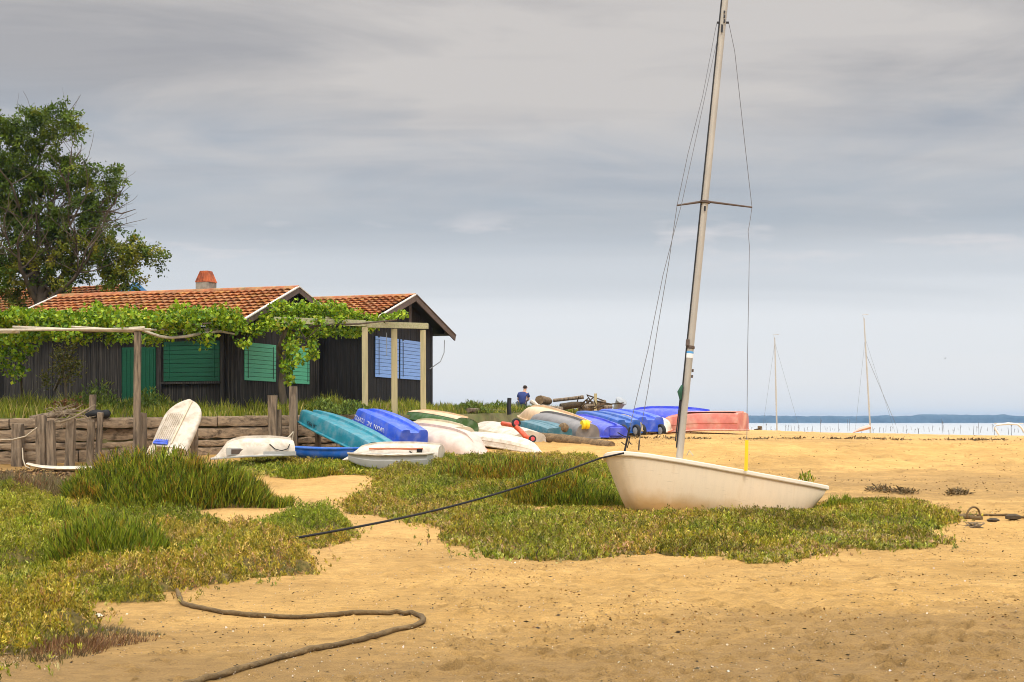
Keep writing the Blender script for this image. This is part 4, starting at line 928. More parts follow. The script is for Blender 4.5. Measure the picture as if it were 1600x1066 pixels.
# ------------------------------------------------------------------ tree
def tree():
    base = P(64, 640, 56.5); base.z = float(terr_z(base.x, base.y)) - .2
    r = empty('acacia_tree', 'broad leafy acacia tree rising behind the huts at the left', 'tree', base); bpy.context.view_layer.update()
    rs = random.Random(21); m = MB(); tips = []
    def branch(p, d, L, rad, lev):
        pts, rr = [p], [rad]; n = 5; q = p
        for i in range(n):
            d = (d + Vector((rs.uniform(-.22, .22), rs.uniform(-.22, .22), rs.uniform(-.08, .16)))).normalized(); q = q + d * L / n; pts.append(q); rr.append(rad * (1 - .55 * (i + 1) / n))
            if lev >= 2: tips.append((q, lev))
            if lev < 4 and i >= 1 and rs.random() < (.85 if lev < 3 else .6):
                s = Vector((rs.uniform(-1, 1), rs.uniform(-1, 1), rs.uniform(-.25, .7))).normalized(); branch(q, (d * .55 + s * .85).normalized(), L * rs.uniform(.5, .72), rr[-1] * .62, lev + 1)
        if lev < 4: branch(q, (d + Vector((rs.uniform(-.4, .4), rs.uniform(-.4, .4), .1))).normalized(), L * .62, rr[-1], lev + 1)
        m.tube(pts, rr, 7 if lev < 2 else 5, jit=.05)
    px = lambda x, y, d=56.5: P(x, y, d)
    trunk = [base, px(66, 560), px(66, 500), px(62, 460)]; m.tube(trunk, [.34, .30, .27, .25], 10, jit=.05)
    for (tx, ty, td, rad) in ((10, 290, 58, .15), (45, 250, 57, .17), (95, 300, 56, .16), (150, 335, 56, .14), (120, 400, 54.5, .12), (-10, 370, 55, .13), (185, 400, 57, .10), (30, 340, 60, .12)):
        o = trunk[-1].lerp(trunk[1], rs.uniform(0, .35)); t = px(tx, ty, td); d = (t - o); L = d.length; branch(o, d.normalized(), L * .72, rad, 1)
    o = m.build('trunk', M['bark'], None, 60); o.parent = r; o.matrix_parent_inverse = r.matrix_world.inverted()
    # dead branch reaching out to the right
    m = MB(); a = px(98, 345); m.tube([a, px(130, 333), px(158, 331), px(172, 330), px(190, 334), px(212, 327)], [.07, .06, .05, .035, .03, .012], 6); m.tube([px(150, 331), px(165, 312), px(182, 296)], [.04, .03, .01], 5); m.tube([px(167, 330), px(180, 318), px(181, 308), px(191, 296)], [.03, .02, .018, .008], 5)
    m.tube([px(98, 275), px(112, 255), px(126, 236), px(128, 224)], [.05, .035, .02, .01], 5)
    world_build(m, 'dead_branch', M['bark'], r, 60)
    # crown: sprays of leaves, thick along an outline lobed like the tree's
    lob = [(-60, 262, 75, 60), (0, 235, 52, 50), (45, 205, 52, 40), (85, 195, 30, 30), (20, 290, 70, 50), (75, 270, 40, 36), (115, 272, 36, 26), (95, 320, 60, 36), (150, 300, 36, 30), (172, 278, 20, 14), (-40, 340, 80, 55), (40, 365, 70, 45), (110, 360, 52, 30), (160, 350, 30, 22), (140, 395, 62, 30), (195, 385, 40, 22), (232, 405, 24, 15), (190, 428, 24, 18), (60, 420, 80, 30), (0, 430, 60, 36), (110, 432, 46, 18), (165, 420, 30, 18), (-70, 420, 60, 50), (205, 440, 14, 12), (-80, 480, 50, 40), (10, 475, 30, 22), (110, 205, 14, 14), (100, 178, 16, 12), (215, 392, 22, 14)]
    S, Dd = [], []
    for (lx, ly, sx, sy) in lob:
        sx, sy = sx * .86, sy * .84; n = max(10, int(sx * sy * .066)); c = np.array(px(lx, ly)); k = 56.5 / F
        q = RNG.normal(size=(n, 3)); q /= np.linalg.norm(q, axis=1)[:, None]; rr = RNG.uniform(.15, 1, (n, 1)) ** .5
        S.append(c + q * rr * [sx * k, max(.8, (sx + sy) * .5 * k), sy * k]); Dd.append(q)
    S = np.concatenate(S); Dd = np.concatenate(Dd); n = len(S)
    drop = fbm(S[:, 0] / .9 + 4, S[:, 2] / .9 + S[:, 1] * .7, 2, 66) > -.23; S, Dd = S[drop], Dd[drop]; n = len(S)
    per = 54; sd_ = Dd * .6 + RNG.normal(0, .5, (n, 3)) + [0, 0, -.05]; sd_ /= np.linalg.norm(sd_, axis=1)[:, None]
    tt = RNG.uniform(0, .62, (n, per, 1)) * .8; pos = S[:, None, :] + sd_[:, None, :] * tt + RNG.normal(0, .075, (n, per, 3)) ; pos[:, :, 2] -= tt[:, :, 0] ** 2 * .25
    B = pos.reshape(-1, 3); N = len(B); dv = np.repeat(sd_, per, 0) + RNG.normal(0, .7, (N, 3)); dv /= np.linalg.norm(dv, axis=1)[:, None]; L = RNG.uniform(.08, .165, N)
    tree_c = np.array([(.085, .135, .011), (.125, .18, .014), (.048, .08, .008), (.20, .23, .02)])
    ci = palette(n, tree_c, [4, 3, 2.5, .5], .2); low = ((S[:, 2] < px(0, 380).z) & (RNG.uniform(0, 1, n) < .55)); ci[low] = palette(low.sum(), [(.20, .22, .018), (.26, .25, .022), (.12, .155, .012)], [3, 2, 3], .2)
    cols = np.repeat(ci, per, 0) * RNG.uniform(.8, 1.2, (N, 1))
    o = link_mesh('crown', leaves_mesh('crown', B, dv, L, L * .5, cols, [M['leaf']]), r); o.matrix_parent_inverse = r.matrix_world.inverted()
tree()

# ------------------------------------------------------------------ boats
PROFS = {
 'tri': [(1.06, 0), (1.07, -.04), (1.06, -.10), (.99, -.11), (.96, -.45), (.92, -.80), (.86, -.95), (.76, -1.0), (.42, -1.01), (.34, -.98), (.29, -.84), (.22, -.80), (0, -.80)],
 'flat': [(1.06, 0), (1.07, -.05), (1.06, -.11), (.99, -.12), (.97, -.40), (1.0, -.44), (.95, -.80), (.90, -.94), (.80, -1.0), (.5, -1.02), (.46, -1.06), (.40, -1.02), (.12, -1.04), (.06, -1.12), (0, -1.12)],
 'round': [(1.04, 0), (1.05, -.04), (1.04, -.09), (.99, -.10), (.97, -.3), (.93, -.5), (.85, -.68), (.72, -.83), (.55, -.93), (.35, -.98), (.10, -1.0), (.035, -1.0), (.03, -1.13), (0, -1.13)],
 'vee': [(1.05, 0), (1.06, -.05), (1.05, -.1), (.99, -.11), (.94, -.42), (.97, -.45), (.86, -.70), (.66, -.83), (.4, -.93), (.15, -1.02), (.05, -1.06), (0, -1.06)],
}
def hull_grid(L, B, D, prof, bow, nt=26, rocker=.12, bowrise=.5, tw=.9):
    half = PROFS[prof]; full = [(-a, b) for a, b in half] + [(a, b) for a, b in half[::-1][1:]]; V = []
    for i in range(nt + 1):
        t = i / nt
        if bow == 'pram': b = np.interp(t, [0, .35, .6, .85, .96, 1], [tw, 1, .99, .82, .66, .60])
        elif bow == 'blunt': b = tw + (1 - tw) * min(1, t / .4) if t < .4 else (1 - ((t - .4) / .6) ** 3.2 * .82)
        elif bow == 'double': b = max(.04, (1 - abs(2 * t - 1) ** 2.4))
        else: b = tw + (1 - tw) * min(1, t / .4) if t < .4 else (1 - ((t - .4) / .6) ** 2.1 * .97)
        if bow == 'double': dd = 1 - .45 * abs(2 * t - 1) ** 3; sh = .10 * abs(2 * t - 1) ** 2
        else: dd = (1 - rocker * (1 - min(1, t / .35)) ** 2) * (1 - bowrise * max(0, (t - .55) / .45) ** 2.2); sh = .16 * max(0, (t - .3) / .7) ** 2
        for (a, z) in full: V.append((L * t + (.0 if bow == 'pram' else -.12 * L * max(0, t - .8) / .2 * (-z) * .8), a * B / 2 * b, z * D * dd + sh * D))
    ns = len(full); F_ = [(i * ns + k, i * ns + k + 1, (i + 1) * ns + k + 1, (i + 1) * ns + k) for i in range(nt) for k in range(ns - 1)]
    F_ += [tuple(range(ns)), tuple(nt * ns + k for k in range(ns))[::-1]]
    return V, F_, ns

def text_mesh(name, body, size, mat, parent, Mloc):
    cu = bpy.data.curves.new(name, 'FONT'); cu.body = body; cu.size = size; cu.extrude = .003; cu.align_x = 'CENTER'; cu.align_y = 'CENTER'
    t = bpy.data.objects.new(name, cu); C.objects.link(t); dg = bpy.context.evaluated_depsgraph_get(); me = bpy.data.meshes.new_from_object(t.evaluated_get(dg))
    bpy.data.objects.remove(t); me.materials.clear(); me.materials.append(mat); o = bpy.data.objects.new(name, me); C.objects.link(o); o.parent = parent; o.matrix_local = Mloc
    return o

def boat(name, label, stern, bow, B, D, prof, shape, mat, upside=True, roll=0, cat='boat', thick=.03, group='small boats stored on the beach', rim=None, snap=True, L=None, **kw):
    """stern/bow: rim-centre points as (px, py, depth); the hull lies keel up unless upside is False"""
    s, b = P(*stern), P(*bow); x = (b - s).normalized(); Lr = (b - s).length if L is None else L
    up = Vector((0, 0, -1 if upside else 1)); y = up.cross(x).normalized(); z = x.cross(y)
    R = Matrix((x, y, z)).transposed() @ Matrix.Rotation(math.radians(roll), 3, 'X')
    Mw = Matrix.Translation(s) @ R.to_4x4()
    r = empty(name, label, cat, group=group, mat=Mw); bpy.context.view_layer.update()
    V, Fc, ns = hull_grid(Lr, B, D, prof, shape, **kw); mb = MB().add(V, Fc)
    if not upside: mb.f = mb.f   # transom and stem stay closed, the top stays open
    h = mb.build('hull', mat, r, 24 if prof in ('tri', 'flat', 'vee') else 38)
    so = h.modifiers.new('shell', 'SOLIDIFY'); so.thickness = thick; so.offset = 1 if False else -1
    if rim:
        m = MB(); nt = len(V) // ns
        for side in (1, ns - 2): m.tube([V[i * ns + side] for i in range(nt)], .03, 6)
        m.tube([V[1], V[ns - 2]], .03, 6)
        m.build('rim', rim, r, 60)
    return r, Lr

def wheel(parent, loc, axis, rad=.16, w=.09, hub=None, tyre=None):
    x = Vector(axis).normalized(); Rm = x.to_track_quat('Z', 'Y').to_matrix().to_4x4(); Rm.translation = Vector(loc)
    m = MB(); m.lathe([(rad * .55, -w * .4), (rad * .88, -w * .5), (rad, -w * .28), (rad, w * .28), (rad * .88, w * .5), (rad * .55, w * .4)], Rm, 22); t = m.build('wheel', tyre or M['rubber'], parent, 50)
    m = MB(); m.lathe([(rad * .5, -w * .46), (rad * .56, -w * .42), (rad * .56, w * .42), (rad * .5, w * .46), (rad * .2, w * .5)], Rm, 18); m.build('hub', hub or M['grey_metal'], t, 50)
    return t

COL = dict(teal=plastic('teal_plastic', (.012, .20, .27)), blue=plastic('blue_plastic', (.035, .105, .66)), dblue=plastic('deep_blue_plastic', (.012, .10, .42)), vblue=plastic('violet_blue_plastic', (.06, .09, .66)),
    kblue=plastic('kayak_blue', (.02, .15, .62)), white=plastic('white_plastic', (.63, .56, .465), col2=(.36, .28, .18), mix=.6), pinkw=plastic('pinkish_white', (.62, .49, .42), col2=(.46, .35, .29), mix=.45), cream=plastic('cream_plastic', (.66, .57, .41), col2=(.5, .40, .26), mix=.4),
    tan=plastic('tan_plastic', (.72, .52, .33), col2=(.55, .36, .2), mix=.4), green=plastic('boat_green', (.055, .13, .035)), grey=plastic('grey_plastic', (.19, .18, .18), col2=(.27, .25, .235), mix=.5), gteal=plastic('grey_teal', (.035, .15, .20)),
    red=plastic('faded_red', (.60, .19, .15), col2=(.62, .36, .27), mix=.8, mscale=2), pred=plastic('faded_pink', (.72, .42, .34)), orange=plastic('orange_plastic', (.68, .20, .08)), lgrey=plastic('light_grey', (.42, .42, .40)), redtr=plastic('trolley_red', (.60, .075, .02)), hub=plastic('hub_red', (.62, .03, .04)))

def small_boats():
    # teal pram leaning on the wall
    r, L = boat('rowing_boat', 'teal upturned pram leaning against the sleeper wall with dark lettering', (594, 712, 41.2), (482, 656, 44.0), 1.20, .46, 'tri', 'pram', COL['teal'], rim=COL['teal'], bowrise=.15)
    text_mesh('lettering', 'COULEE DE MER', .16, M['iron'], r, Matrix.Translation((L * .66, -.545, -.13)) @ Matrix.Rotation(math.radians(88), 4, 'X'))
    # royal blue leaning boat
    r, L = boat('rowing_boat', 'royal blue upturned boat leaning on the wall with white registration letters', (645, 696, 42.8), (556, 653, 45.4), 1.18, .54, 'tri', 'blunt', COL['blue'], rim=COL['blue'], bowrise=.2)
    text_mesh('lettering', 'UNXN  AC  121922', .21, M['decal_white'], r, Matrix.Translation((L * .48, -.60, -.26)) @ Matrix.Rotation(math.radians(84), 4, 'X'))
    boat('kayak', 'bright blue sit-on kayak lying in front of the teal pram', (448, 699, 40.6), (574, 701, 40.2), .80, .34, 'round', 'double', COL['kblue'], False, 0, 'kayak', .05, rim=COL['kblue'])
    r, L = boat('rowing_boat', 'small white upturned dinghy with a grey recess left of the blue kayak', (455, 712, 39.6), (330, 713, 38.8), 1.15, .50, 'round', 'blunt', COL['white'], rim=COL['lgrey'], bowrise=.75)
    m = MB(); m.box((L * .68, -.47, -.13), (.75, .06, .20)); m.build('recess_frame', COL['lgrey'], r)
    m = MB(); m.box((L * .68, -.50, -.13), (.50, .03, .13)); m.build('recess', M['barge'], r)
    m = MB(); m.box((L * .2, -.575, -.08), (.9, .02, .1)); m.build('grey_band', COL['lgrey'], r)
    m = MB(); m.tube([(L * .32, -.50, -.33), (L * .26, -.56, -.2), (L * .18, -.58, -.15), (L * .1, -.56, -.2), (L * .07, -.5, -.32)], .014, 6); m.build('grab_line', M['rope_black'], r, 60)
    r, L = boat('rowing_boat', 'white upturned hull with a faded orange stripe in front of the blue leaning boat', (690, 716, 38.9), (536, 715, 39.3), 1.15, .40, 'round', 'blunt', COL['white'], bowrise=.6)
    m = MB(); m.box((L * .42, -.50, -.26), (1.5, .02, .045)); m.build('stripe', COL['orange'], r)
    m = MB(); m.tube([(L * .28, -.55, -.2), (L * .25, -.58, -.14), (L * .2, -.58, -.12)], .015, 6); m.box((L * .18, -.56, -.2), (.14, .05, .12)); m.build('grab_line', M['rope_black'], r)
    boat('rowing_boat', 'grey tub hull with white rim half hidden in the green mat', (672, 708, 37.3), (548, 711, 37.6), .95, .40, 'flat', 'pram', COL['lgrey'], False, 0, rim=COL['white'])
    r, L = boat('rowing_boat', 'big pinkish white upturned hull with orange waterline beside the royal blue boat', (636, 690, 45.2), (756, 708, 42.4), 1.65, .60, 'round', 'blunt', COL['pinkw'], roll=8, rim=COL['orange'])
    boat('rowing_boat', 'cream hull edge squeezed between the green canoe and pinkish white hull', (722, 688, 45.4), (634, 674, 48.2), 1.2, .5, 'round', 'blunt', COL['cream'], rim=M['wood_grey'])
    r, L = boat('rowing_boat', 'green boat with a cream bottom resting upturned beside the black hut', (728, 672, 46.5), (630, 655, 49.5), 1.15, .42, 'round', 'blunt', COL['green'], roll=12, rim=COL['green'], thick=.05, bowrise=.45)
    V, Fc, ns = hull_grid(L, 1.15, .42, 'round', 'blunt', bowrise=.45); m = MB(); nt = len(V) // ns; k0, k1 = 6, ns - 7
    for i in range(nt - 1):
        for k in range(k0, k1): m.add([V[i * ns + k], V[i * ns + k + 1], V[(i + 1) * ns + k + 1], V[(i + 1) * ns + k]], [(0, 1, 2, 3)])
    m.v = [(x, y * 1.02, z - .014) for x, y, z in m.v]; bm = m.build('bottom', COL['tan'], r, 40)
    r, L = boat('rowing_boat', 'cream and white upturned dinghy under the red launching trolley', (826, 697, 46.4), (736, 676, 51), 1.45, .55, 'vee', 'blunt', COL['white'], roll=-4, rim=COL['cream'])
    m = MB(); nt = 14
    V, Fc, ns = hull_grid(L, 1.45, .55, 'vee', 'blunt'); g = MB(); t1 = len(V) // ns
    for i in range(5, t1 - 1):
        for k in range(2, 6): g.add([V[i * ns + k], V[i * ns + k + 1], V[(i + 1) * ns + k + 1], V[(i + 1) * ns + k]], [(0, 1, 2, 3)])
    g.v = [(x, y * 1.012, z) for x, y, z in g.v]; g.build('cream_side', COL['cream'], r, 40)
    boat('rowing_boat', 'long white hull lying lowest behind the reddish bush', (738, 692, 45), (848, 707, 42.8), .85, .38, 'vee', 'blunt', COL['white'], bowrise=.5, rim=COL['white'])
    # launching trolley on the cream dinghy
    t = empty('launching_trolley', 'red launching trolley with two red hubbed wheels on the cream dinghy', 'trolley', P(812, 675, 45.6)); bpy.context.view_layer.update()
    m = MB(); m.tube([P(785, 662, 46.4), P(800, 664.5, 45.8), P(806, 666, 45.6)], .075, 8); m.tube([P(806, 667, 45.5), P(814, 674, 45.4), P(821, 682, 45.2), P(828, 686, 45.1)], .085, 8); m.tube([P(800, 685, 45.2), P(815, 685.5, 45.1), P(826, 687, 45)], .025, 6)
    world_build(m, 'frame', COL['redtr'], t, 60)
    for px, py, d in ((806.5, 661, 45.5), (832, 686, 45)):
        w = wheel(None, P(px, py, d), (.25, -1, .12), .15 if px < 820 else .12, .10, COL['hub']); w.parent = t; w.matrix_parent_inverse = t.matrix_world.inverted()
    # row of upturned boats along the bank
    def rowb(label, st, bw, B, D, prof, shape, col, **kw):
        return boat('rowing_boat', label, st, bw, B, D, prof, shape, col, **kw)
    r, L = rowb('grey teal upturned boat with a brown ball fender beside the launching trolley', (874, 686, 47.4), (814, 669, 50.6), 1.05, .40, 'flat', 'pram', COL['gteal'], rim=COL['gteal'])
    m = MB(); c = Vector((L * .03, .18, -.36)); m.lathe([(.02, -.17), (.10, -.15), (.16, -.07), (.175, 0), (.16, .07), (.10, .15), (.02, .17)], Matrix.Translation(c) @ Matrix.Rotation(1.57, 4, 'X'), 16); m.build('fender', M['log'], r, 60)
    r, L = rowb('grey upturned boat with a pink round sticker and yellow roller', (918, 686, 48.0), (828, 661, 52.6), 1.15, .58, 'round', 'blunt', COL['grey'], tw=.8, rim=COL['grey'])
    m = MB(); m.lathe([(.03, -.12), (.15, -.12), (.15, -.03), (.11, 0), (.15, .03), (.15, .12), (.03, .12)], Matrix.Translation((0.0, -.12, -.48)) @ Matrix.Rotation(1.57, 4, 'X'), 16); m.build('roller', M['yellow'], r, 50)
    m = MB(); m.lathe([(.09, 0), (.09, .012)], Matrix.Translation((L * .20, -.535, -.2)) @ Matrix.Rotation(1.57, 4, 'X'), 16); st = m.build('sticker', COL['pred'], r)
    rowb('tan upturned boat with its bow on the bank below the seated person', (922, 684, 51.6), (812, 647, 56.5), 1.1, .60, 'round', 'blunt', COL['tan'], rim=COL['tan'])
    r, L = rowb('violet blue upturned boat beside the grey one with the pink sticker', (962, 684, 50.5), (886, 662, 55), 1.25, .50, 'round', 'blunt', COL['vblue'], tw=.8, rim=COL['vblue'])
    m = MB(); m.box((-.03, 0, -.22), (.10, .5, .3)); m.build('motor_pad', COL['vblue'], r, bevel=.02)
    r, L = rowb('deep blue upturned boat with black wheels behind the violet blue one', (982, 677, 53), (898, 656, 58), 1.15, .56, 'tri', 'blunt', COL['dblue'], rim=COL['dblue'])
    for yy in (.25, -.28): wheel(r, (-.14, yy, -.10), (.25, 1, 0), .24, .13)
    rowb('small cream hull end poking out between two blue boats', (990, 674, 54.6), (960, 664, 57), .85, .48, 'round', 'blunt', COL['cream'])
    r, L = rowb('mid blue upturned boat with wheels at its transom in the middle of the row', (1016, 675, 56), (936, 656, 61), 1.35, .66, 'tri', 'blunt', COL['blue'], rim=COL['blue'])
    for yy in (.42, -.42): wheel(r, (-.10, yy, -.06), (.25, 1, 0), .26, .14)
    r, L = rowb('white hull with red rim peeking out right of the mid blue boat', (1010, 667, 61), (1040, 672.5, 57.8), 1.1, .50, 'round', 'blunt', COL['white'], rim=COL['orange'], bowrise=.3)
    m = MB(); m.lathe([(.07, 0), (.07, .015)], Matrix.Translation((L * .66, .44, -.25)) @ Matrix.Rotation(1.2, 4, 'X'), 14); m.build('sticker', COL['hub'], r)
    rowb('long blue upturned boat lying behind the cream dinghy mast', (1108, 667, 64), (962, 662, 65.5), 1.5, .78, 'round', 'point', COL['vblue'], rim=COL['blue'], bowrise=.35)
    r, L = rowb('faded red upturned boat at the right end of the row', (1161, 673.5, 58.6), (1044, 673, 60.4), 1.35, .74, 'flat', 'pram', COL['red'], rim=COL['pred'], bowrise=.12, rocker=.02)
    m = MB(); m.box((L * .42, 0, -.795), (L * .74, 1.06, .03)); m.build('bottom_panel', COL['pred'], r, bevel=.012)
    m = MB(); m.box((L * .77, .60, -.64), (.62, .12, .14)); m.build('moss_patch', material('moss', (.22, .17, .04), .9, .3, 8), r, bevel=.03)
small_boats()

def leaning_float():
    """white rotomoulded float leaning upright against the wall, ribbed underside to the viewer"""
    b, t = P(258, 716, 39.3), P(297, 626, 40.4); z = (t - b).normalized(); L = (t - b).length
    y = Vector((.30, 1, 0)); y = (y - z * y.dot(z)).normalized(); x = y.cross(z)
    r = empty('paddle_float', 'white ribbed plastic float leaning upright against the sleeper wall with blue clip', 'float', mat=Matrix.Translation(b) @ Matrix((x, y, z)).transposed().to_4x4()); bpy.context.view_layer.update()
    n, V, Fc = 30, [], []; ns = 24
    for i in range(n + 1):
        s = i / n; w = .58 * (np.interp(s, [0, .3, .55], [.96, 1, 1]) if s < .55 else max(.02, (1 - ((s - .55) / .45) ** 2.4)) ** .62)
        th = .16 * (1 - .5 * s)
        for k in range(ns):
            a = 2 * math.pi * k / ns; ca, sa = math.cos(a), math.sin(a)
            V.append((w * np.sign(ca) * abs(ca) ** .55, th * np.sign(sa) * abs(sa) ** .6 + .05 * (s - .5) ** 2, .14 * L + s * L * .86))
    Fc = [(i * ns + k, i * ns + (k + 1) % ns, (i + 1) * ns + (k + 1) % ns, (i + 1) * ns + k) for i in range(n) for k in range(ns)] + [tuple(range(ns))[::-1], tuple(n * ns + k for k in range(ns))]
    MB().add(V, Fc).build('shell', COL['white'], r, 45)
    m = MB()
    for k in range(9):
        xx = -.42 + k * .062; m.tube([(xx, -.165, .24 * L), (xx + .01, -.13, .72 * L)], .010, 6)
    m.build('rib', COL['white'], r, 60)
    m = MB(); m.tube([(.10, -.165, .2 * L), (.12, -.145, .6 * L), (.13, -.10, .96 * L)], .022, 8); m.build('keel_seam', COL['cream'], r, 60)
    for xx in (-.44, .18):
        m = MB(); m.add([(xx - .12, -.13, .15 * L), (xx + .13, -.13, .15 * L), (xx + .13, .1, .15 * L), (xx - .12, .1, .15 * L), (xx - .12, -.12, -.02), (xx + .02, -.12, -.02), (xx + .02, .08, -.02), (xx - .12, .08, -.02)], [(0, 1, 2, 3), (7, 6, 5, 4), (0, 4, 5, 1), (1, 5, 6, 2), (2, 6, 7, 3), (3, 7, 4, 0)]); m.build('foot', COL['cream'], r, bevel=.02)
    m = MB(); m.box((-.22, -.17, .19 * L), (.44, .06, .10)); m.box((-.21, -.19, .16 * L + .10), (.40, .05, .05))
    for k in range(8): m.box((-.38 + k * .05, -.17, .24 * L), (.018, .04, .05))
    m.build('clip', COL['blue'], r, bevel=.008)
    # flat board
    a, c = P(44, 735, 37.6), P(222, 737, 37.2); a.z = max(a.z, gz(a.x, a.y) + .1); L = (c - a).length; V = []; n = 30; ns = 14
    for i in range(n + 1):
        s = i / n; w = .33 * max(.03, math.sin(math.pi * min(1, s * .9 + .06)) ** .55); th = .07 * (.35 + .65 * math.sin(math.pi * (s * .9 + .05)))
        for k in range(ns):
            q = 2 * math.pi * k / ns; V.append((s * L, w * math.cos(q), th * math.sin(q) + .12 * (2 * s - 1) ** 4 * (1 if s < .5 else .3)))
    Fc = [(i * ns + k, i * ns + (k + 1) % ns, (i + 1) * ns + (k + 1) % ns, (i + 1) * ns + k) for i in range(n) for k in range(ns)] + [tuple(range(ns))[::-1], tuple(n * ns + k for k in range(ns))]
    o = MB().add(V, Fc).build('surfboard', COL['white'], None, 50); o.location = a; o.rotation_euler = (0, 0, math.atan2(c.y - a.y, c.x - a.x)); tag(o, 'flat white surfboard lying on the mud below the wall', 'surfboard')
leaning_float()

def bank_items():
    def log(label, pts, rr, mat=M['log'], name='log', jit=.08):
        m = MB(); m.tube([P(*p) for p in pts], rr, 10, jit=jit); return tag(m.build(name, mat, None, 50), label, 'log')
    log('long squared log lying on the sand below the row of boats', [(840, 683, 47.2), (880, 687, 46.4), (920, 692.5, 45.6), (956, 697, 44.8)], [.16, .17, .165, .16])
    log('thick round log end standing on the bank right of the person', [(843, 625, 63), (857, 627, 64.2)], [.20, .18], M['log'])
    log('long thin pole lying on top of the log pile', [(864, 626, 64), (890, 623, 64), (912, 620.5, 64)], [.075, .08, .09], M['post_grey'])
    log('grey log at the foot of the pile behind the tan boat', [(845, 637, 62.5), (862, 640, 62.8), (878, 641, 63)], [.16, .17, .15], M['post_grey'])
    log('brown log in the middle of the pile', [(876, 636, 63.5), (895, 633, 63.7), (912, 632, 64)], [.16, .16, .13], M['weed'])
    log('split timber leaning on the right of the pile', [(912, 638, 63.8), (932, 632, 64.2), (945, 628, 64.5)], [.13, .14, .10], M['post_grey'])
    log('flat dark timber along the bottom right of the pile', [(905, 641, 64), (935, 638, 64.5), (955, 636, 65)], [.12, .13, .1], M['post_grey'])
    log('pale log lying along the bank edge left of the tan boat', [(732, 641, 54.5), (765, 643, 57), (802, 646, 59.6)], [.10, .11, .12], M['post_grey'])
    m = MB(); m.beam(P(930.5, 645, 64), P(930.5, 615, 64), .13, .10, (0, 1, 0)); tag(m.build('wooden_stake', M['post_new'], None), 'upright tan stake in the log pile', 'stake')
    m = MB(); m.tube([P(796, 648, 58), P(795, 636, 58), P(796, 622, 58)], [.09, .09, .085], 8); tag(m.build('black_post', M['iron'], None, 50), 'short black post on the bank left of the seated person', 'post')
    c = P(963, 640, 65.5); Rm = Matrix.Translation(c) @ Matrix.Rotation(.5, 4, 'Y') @ Matrix.Rotation(.5, 4, 'X')
    r = empty('bucket', 'grey bucket tipped on the right end of the log pile', 'bucket', c); bpy.context.view_layer.update()
    m = MB(); m.lathe([(.17, 0), (.25, .5), (.26, .52), (.235, .5), (.16, .03)], Rm, 20); world_build(m, 'shell', M['grey_metal'], r, 50)
    m = MB(); m.lathe([(.262, .47), (.28, .49), (.28, .53), (.262, .54)], Rm, 20); world_build(m, 'rim', M['grey_metal'], r, 50)
    m = MB(); rs = random.Random(4)
    for i in range(12):
        a = P(rs.uniform(895, 955), rs.uniform(628, 640), rs.uniform(63, 65)); m.tube([a, a + Vector((rs.uniform(-.3, .3), .1, rs.uniform(.0, .4))), a + Vector((rs.uniform(-.7, .7), 0, rs.uniform(-.1, .3)))], [.05, .04, .03], 6)
    tag(m.build('driftwood_tangle', M['weed'], None, 60), 'dark tangle of driftwood in the log pile', 'driftwood', kind='stuff')
    N = 2600; x = RNG.uniform(P(715, 0, 54).x, P(985, 0, 67).x, N); y = np.interp(x, EW[:, 0], EW[:, 1]) + .4 + RNG.uniform(0, 2.2, N); base = np.stack([x, y, terr_z(x, y)], -1)
    h = np.clip(.25 + .6 * fbm(x / .6, y / .6, 2, 55), .05, .7) * np.interp(x, [-2, 1, 2.2, 4.5], [1, .9, .6, .35])
    tag(link_mesh('bank_grass', blades_mesh('bank_grass', base, h, RNG.uniform(.6, 1.3, N) * .03, RNG.normal(0, .3, (N, 3)) * [1, 1, 0], palette(N, [(.16, .2, .03), (.11, .15, .02), (.26, .24, .07), (.09, .11, .03)], [3, 3, 2, 2]), [M['leaf']])), 'green weeds along the top of the bank', 'grass', kind='stuff')
bank_items()

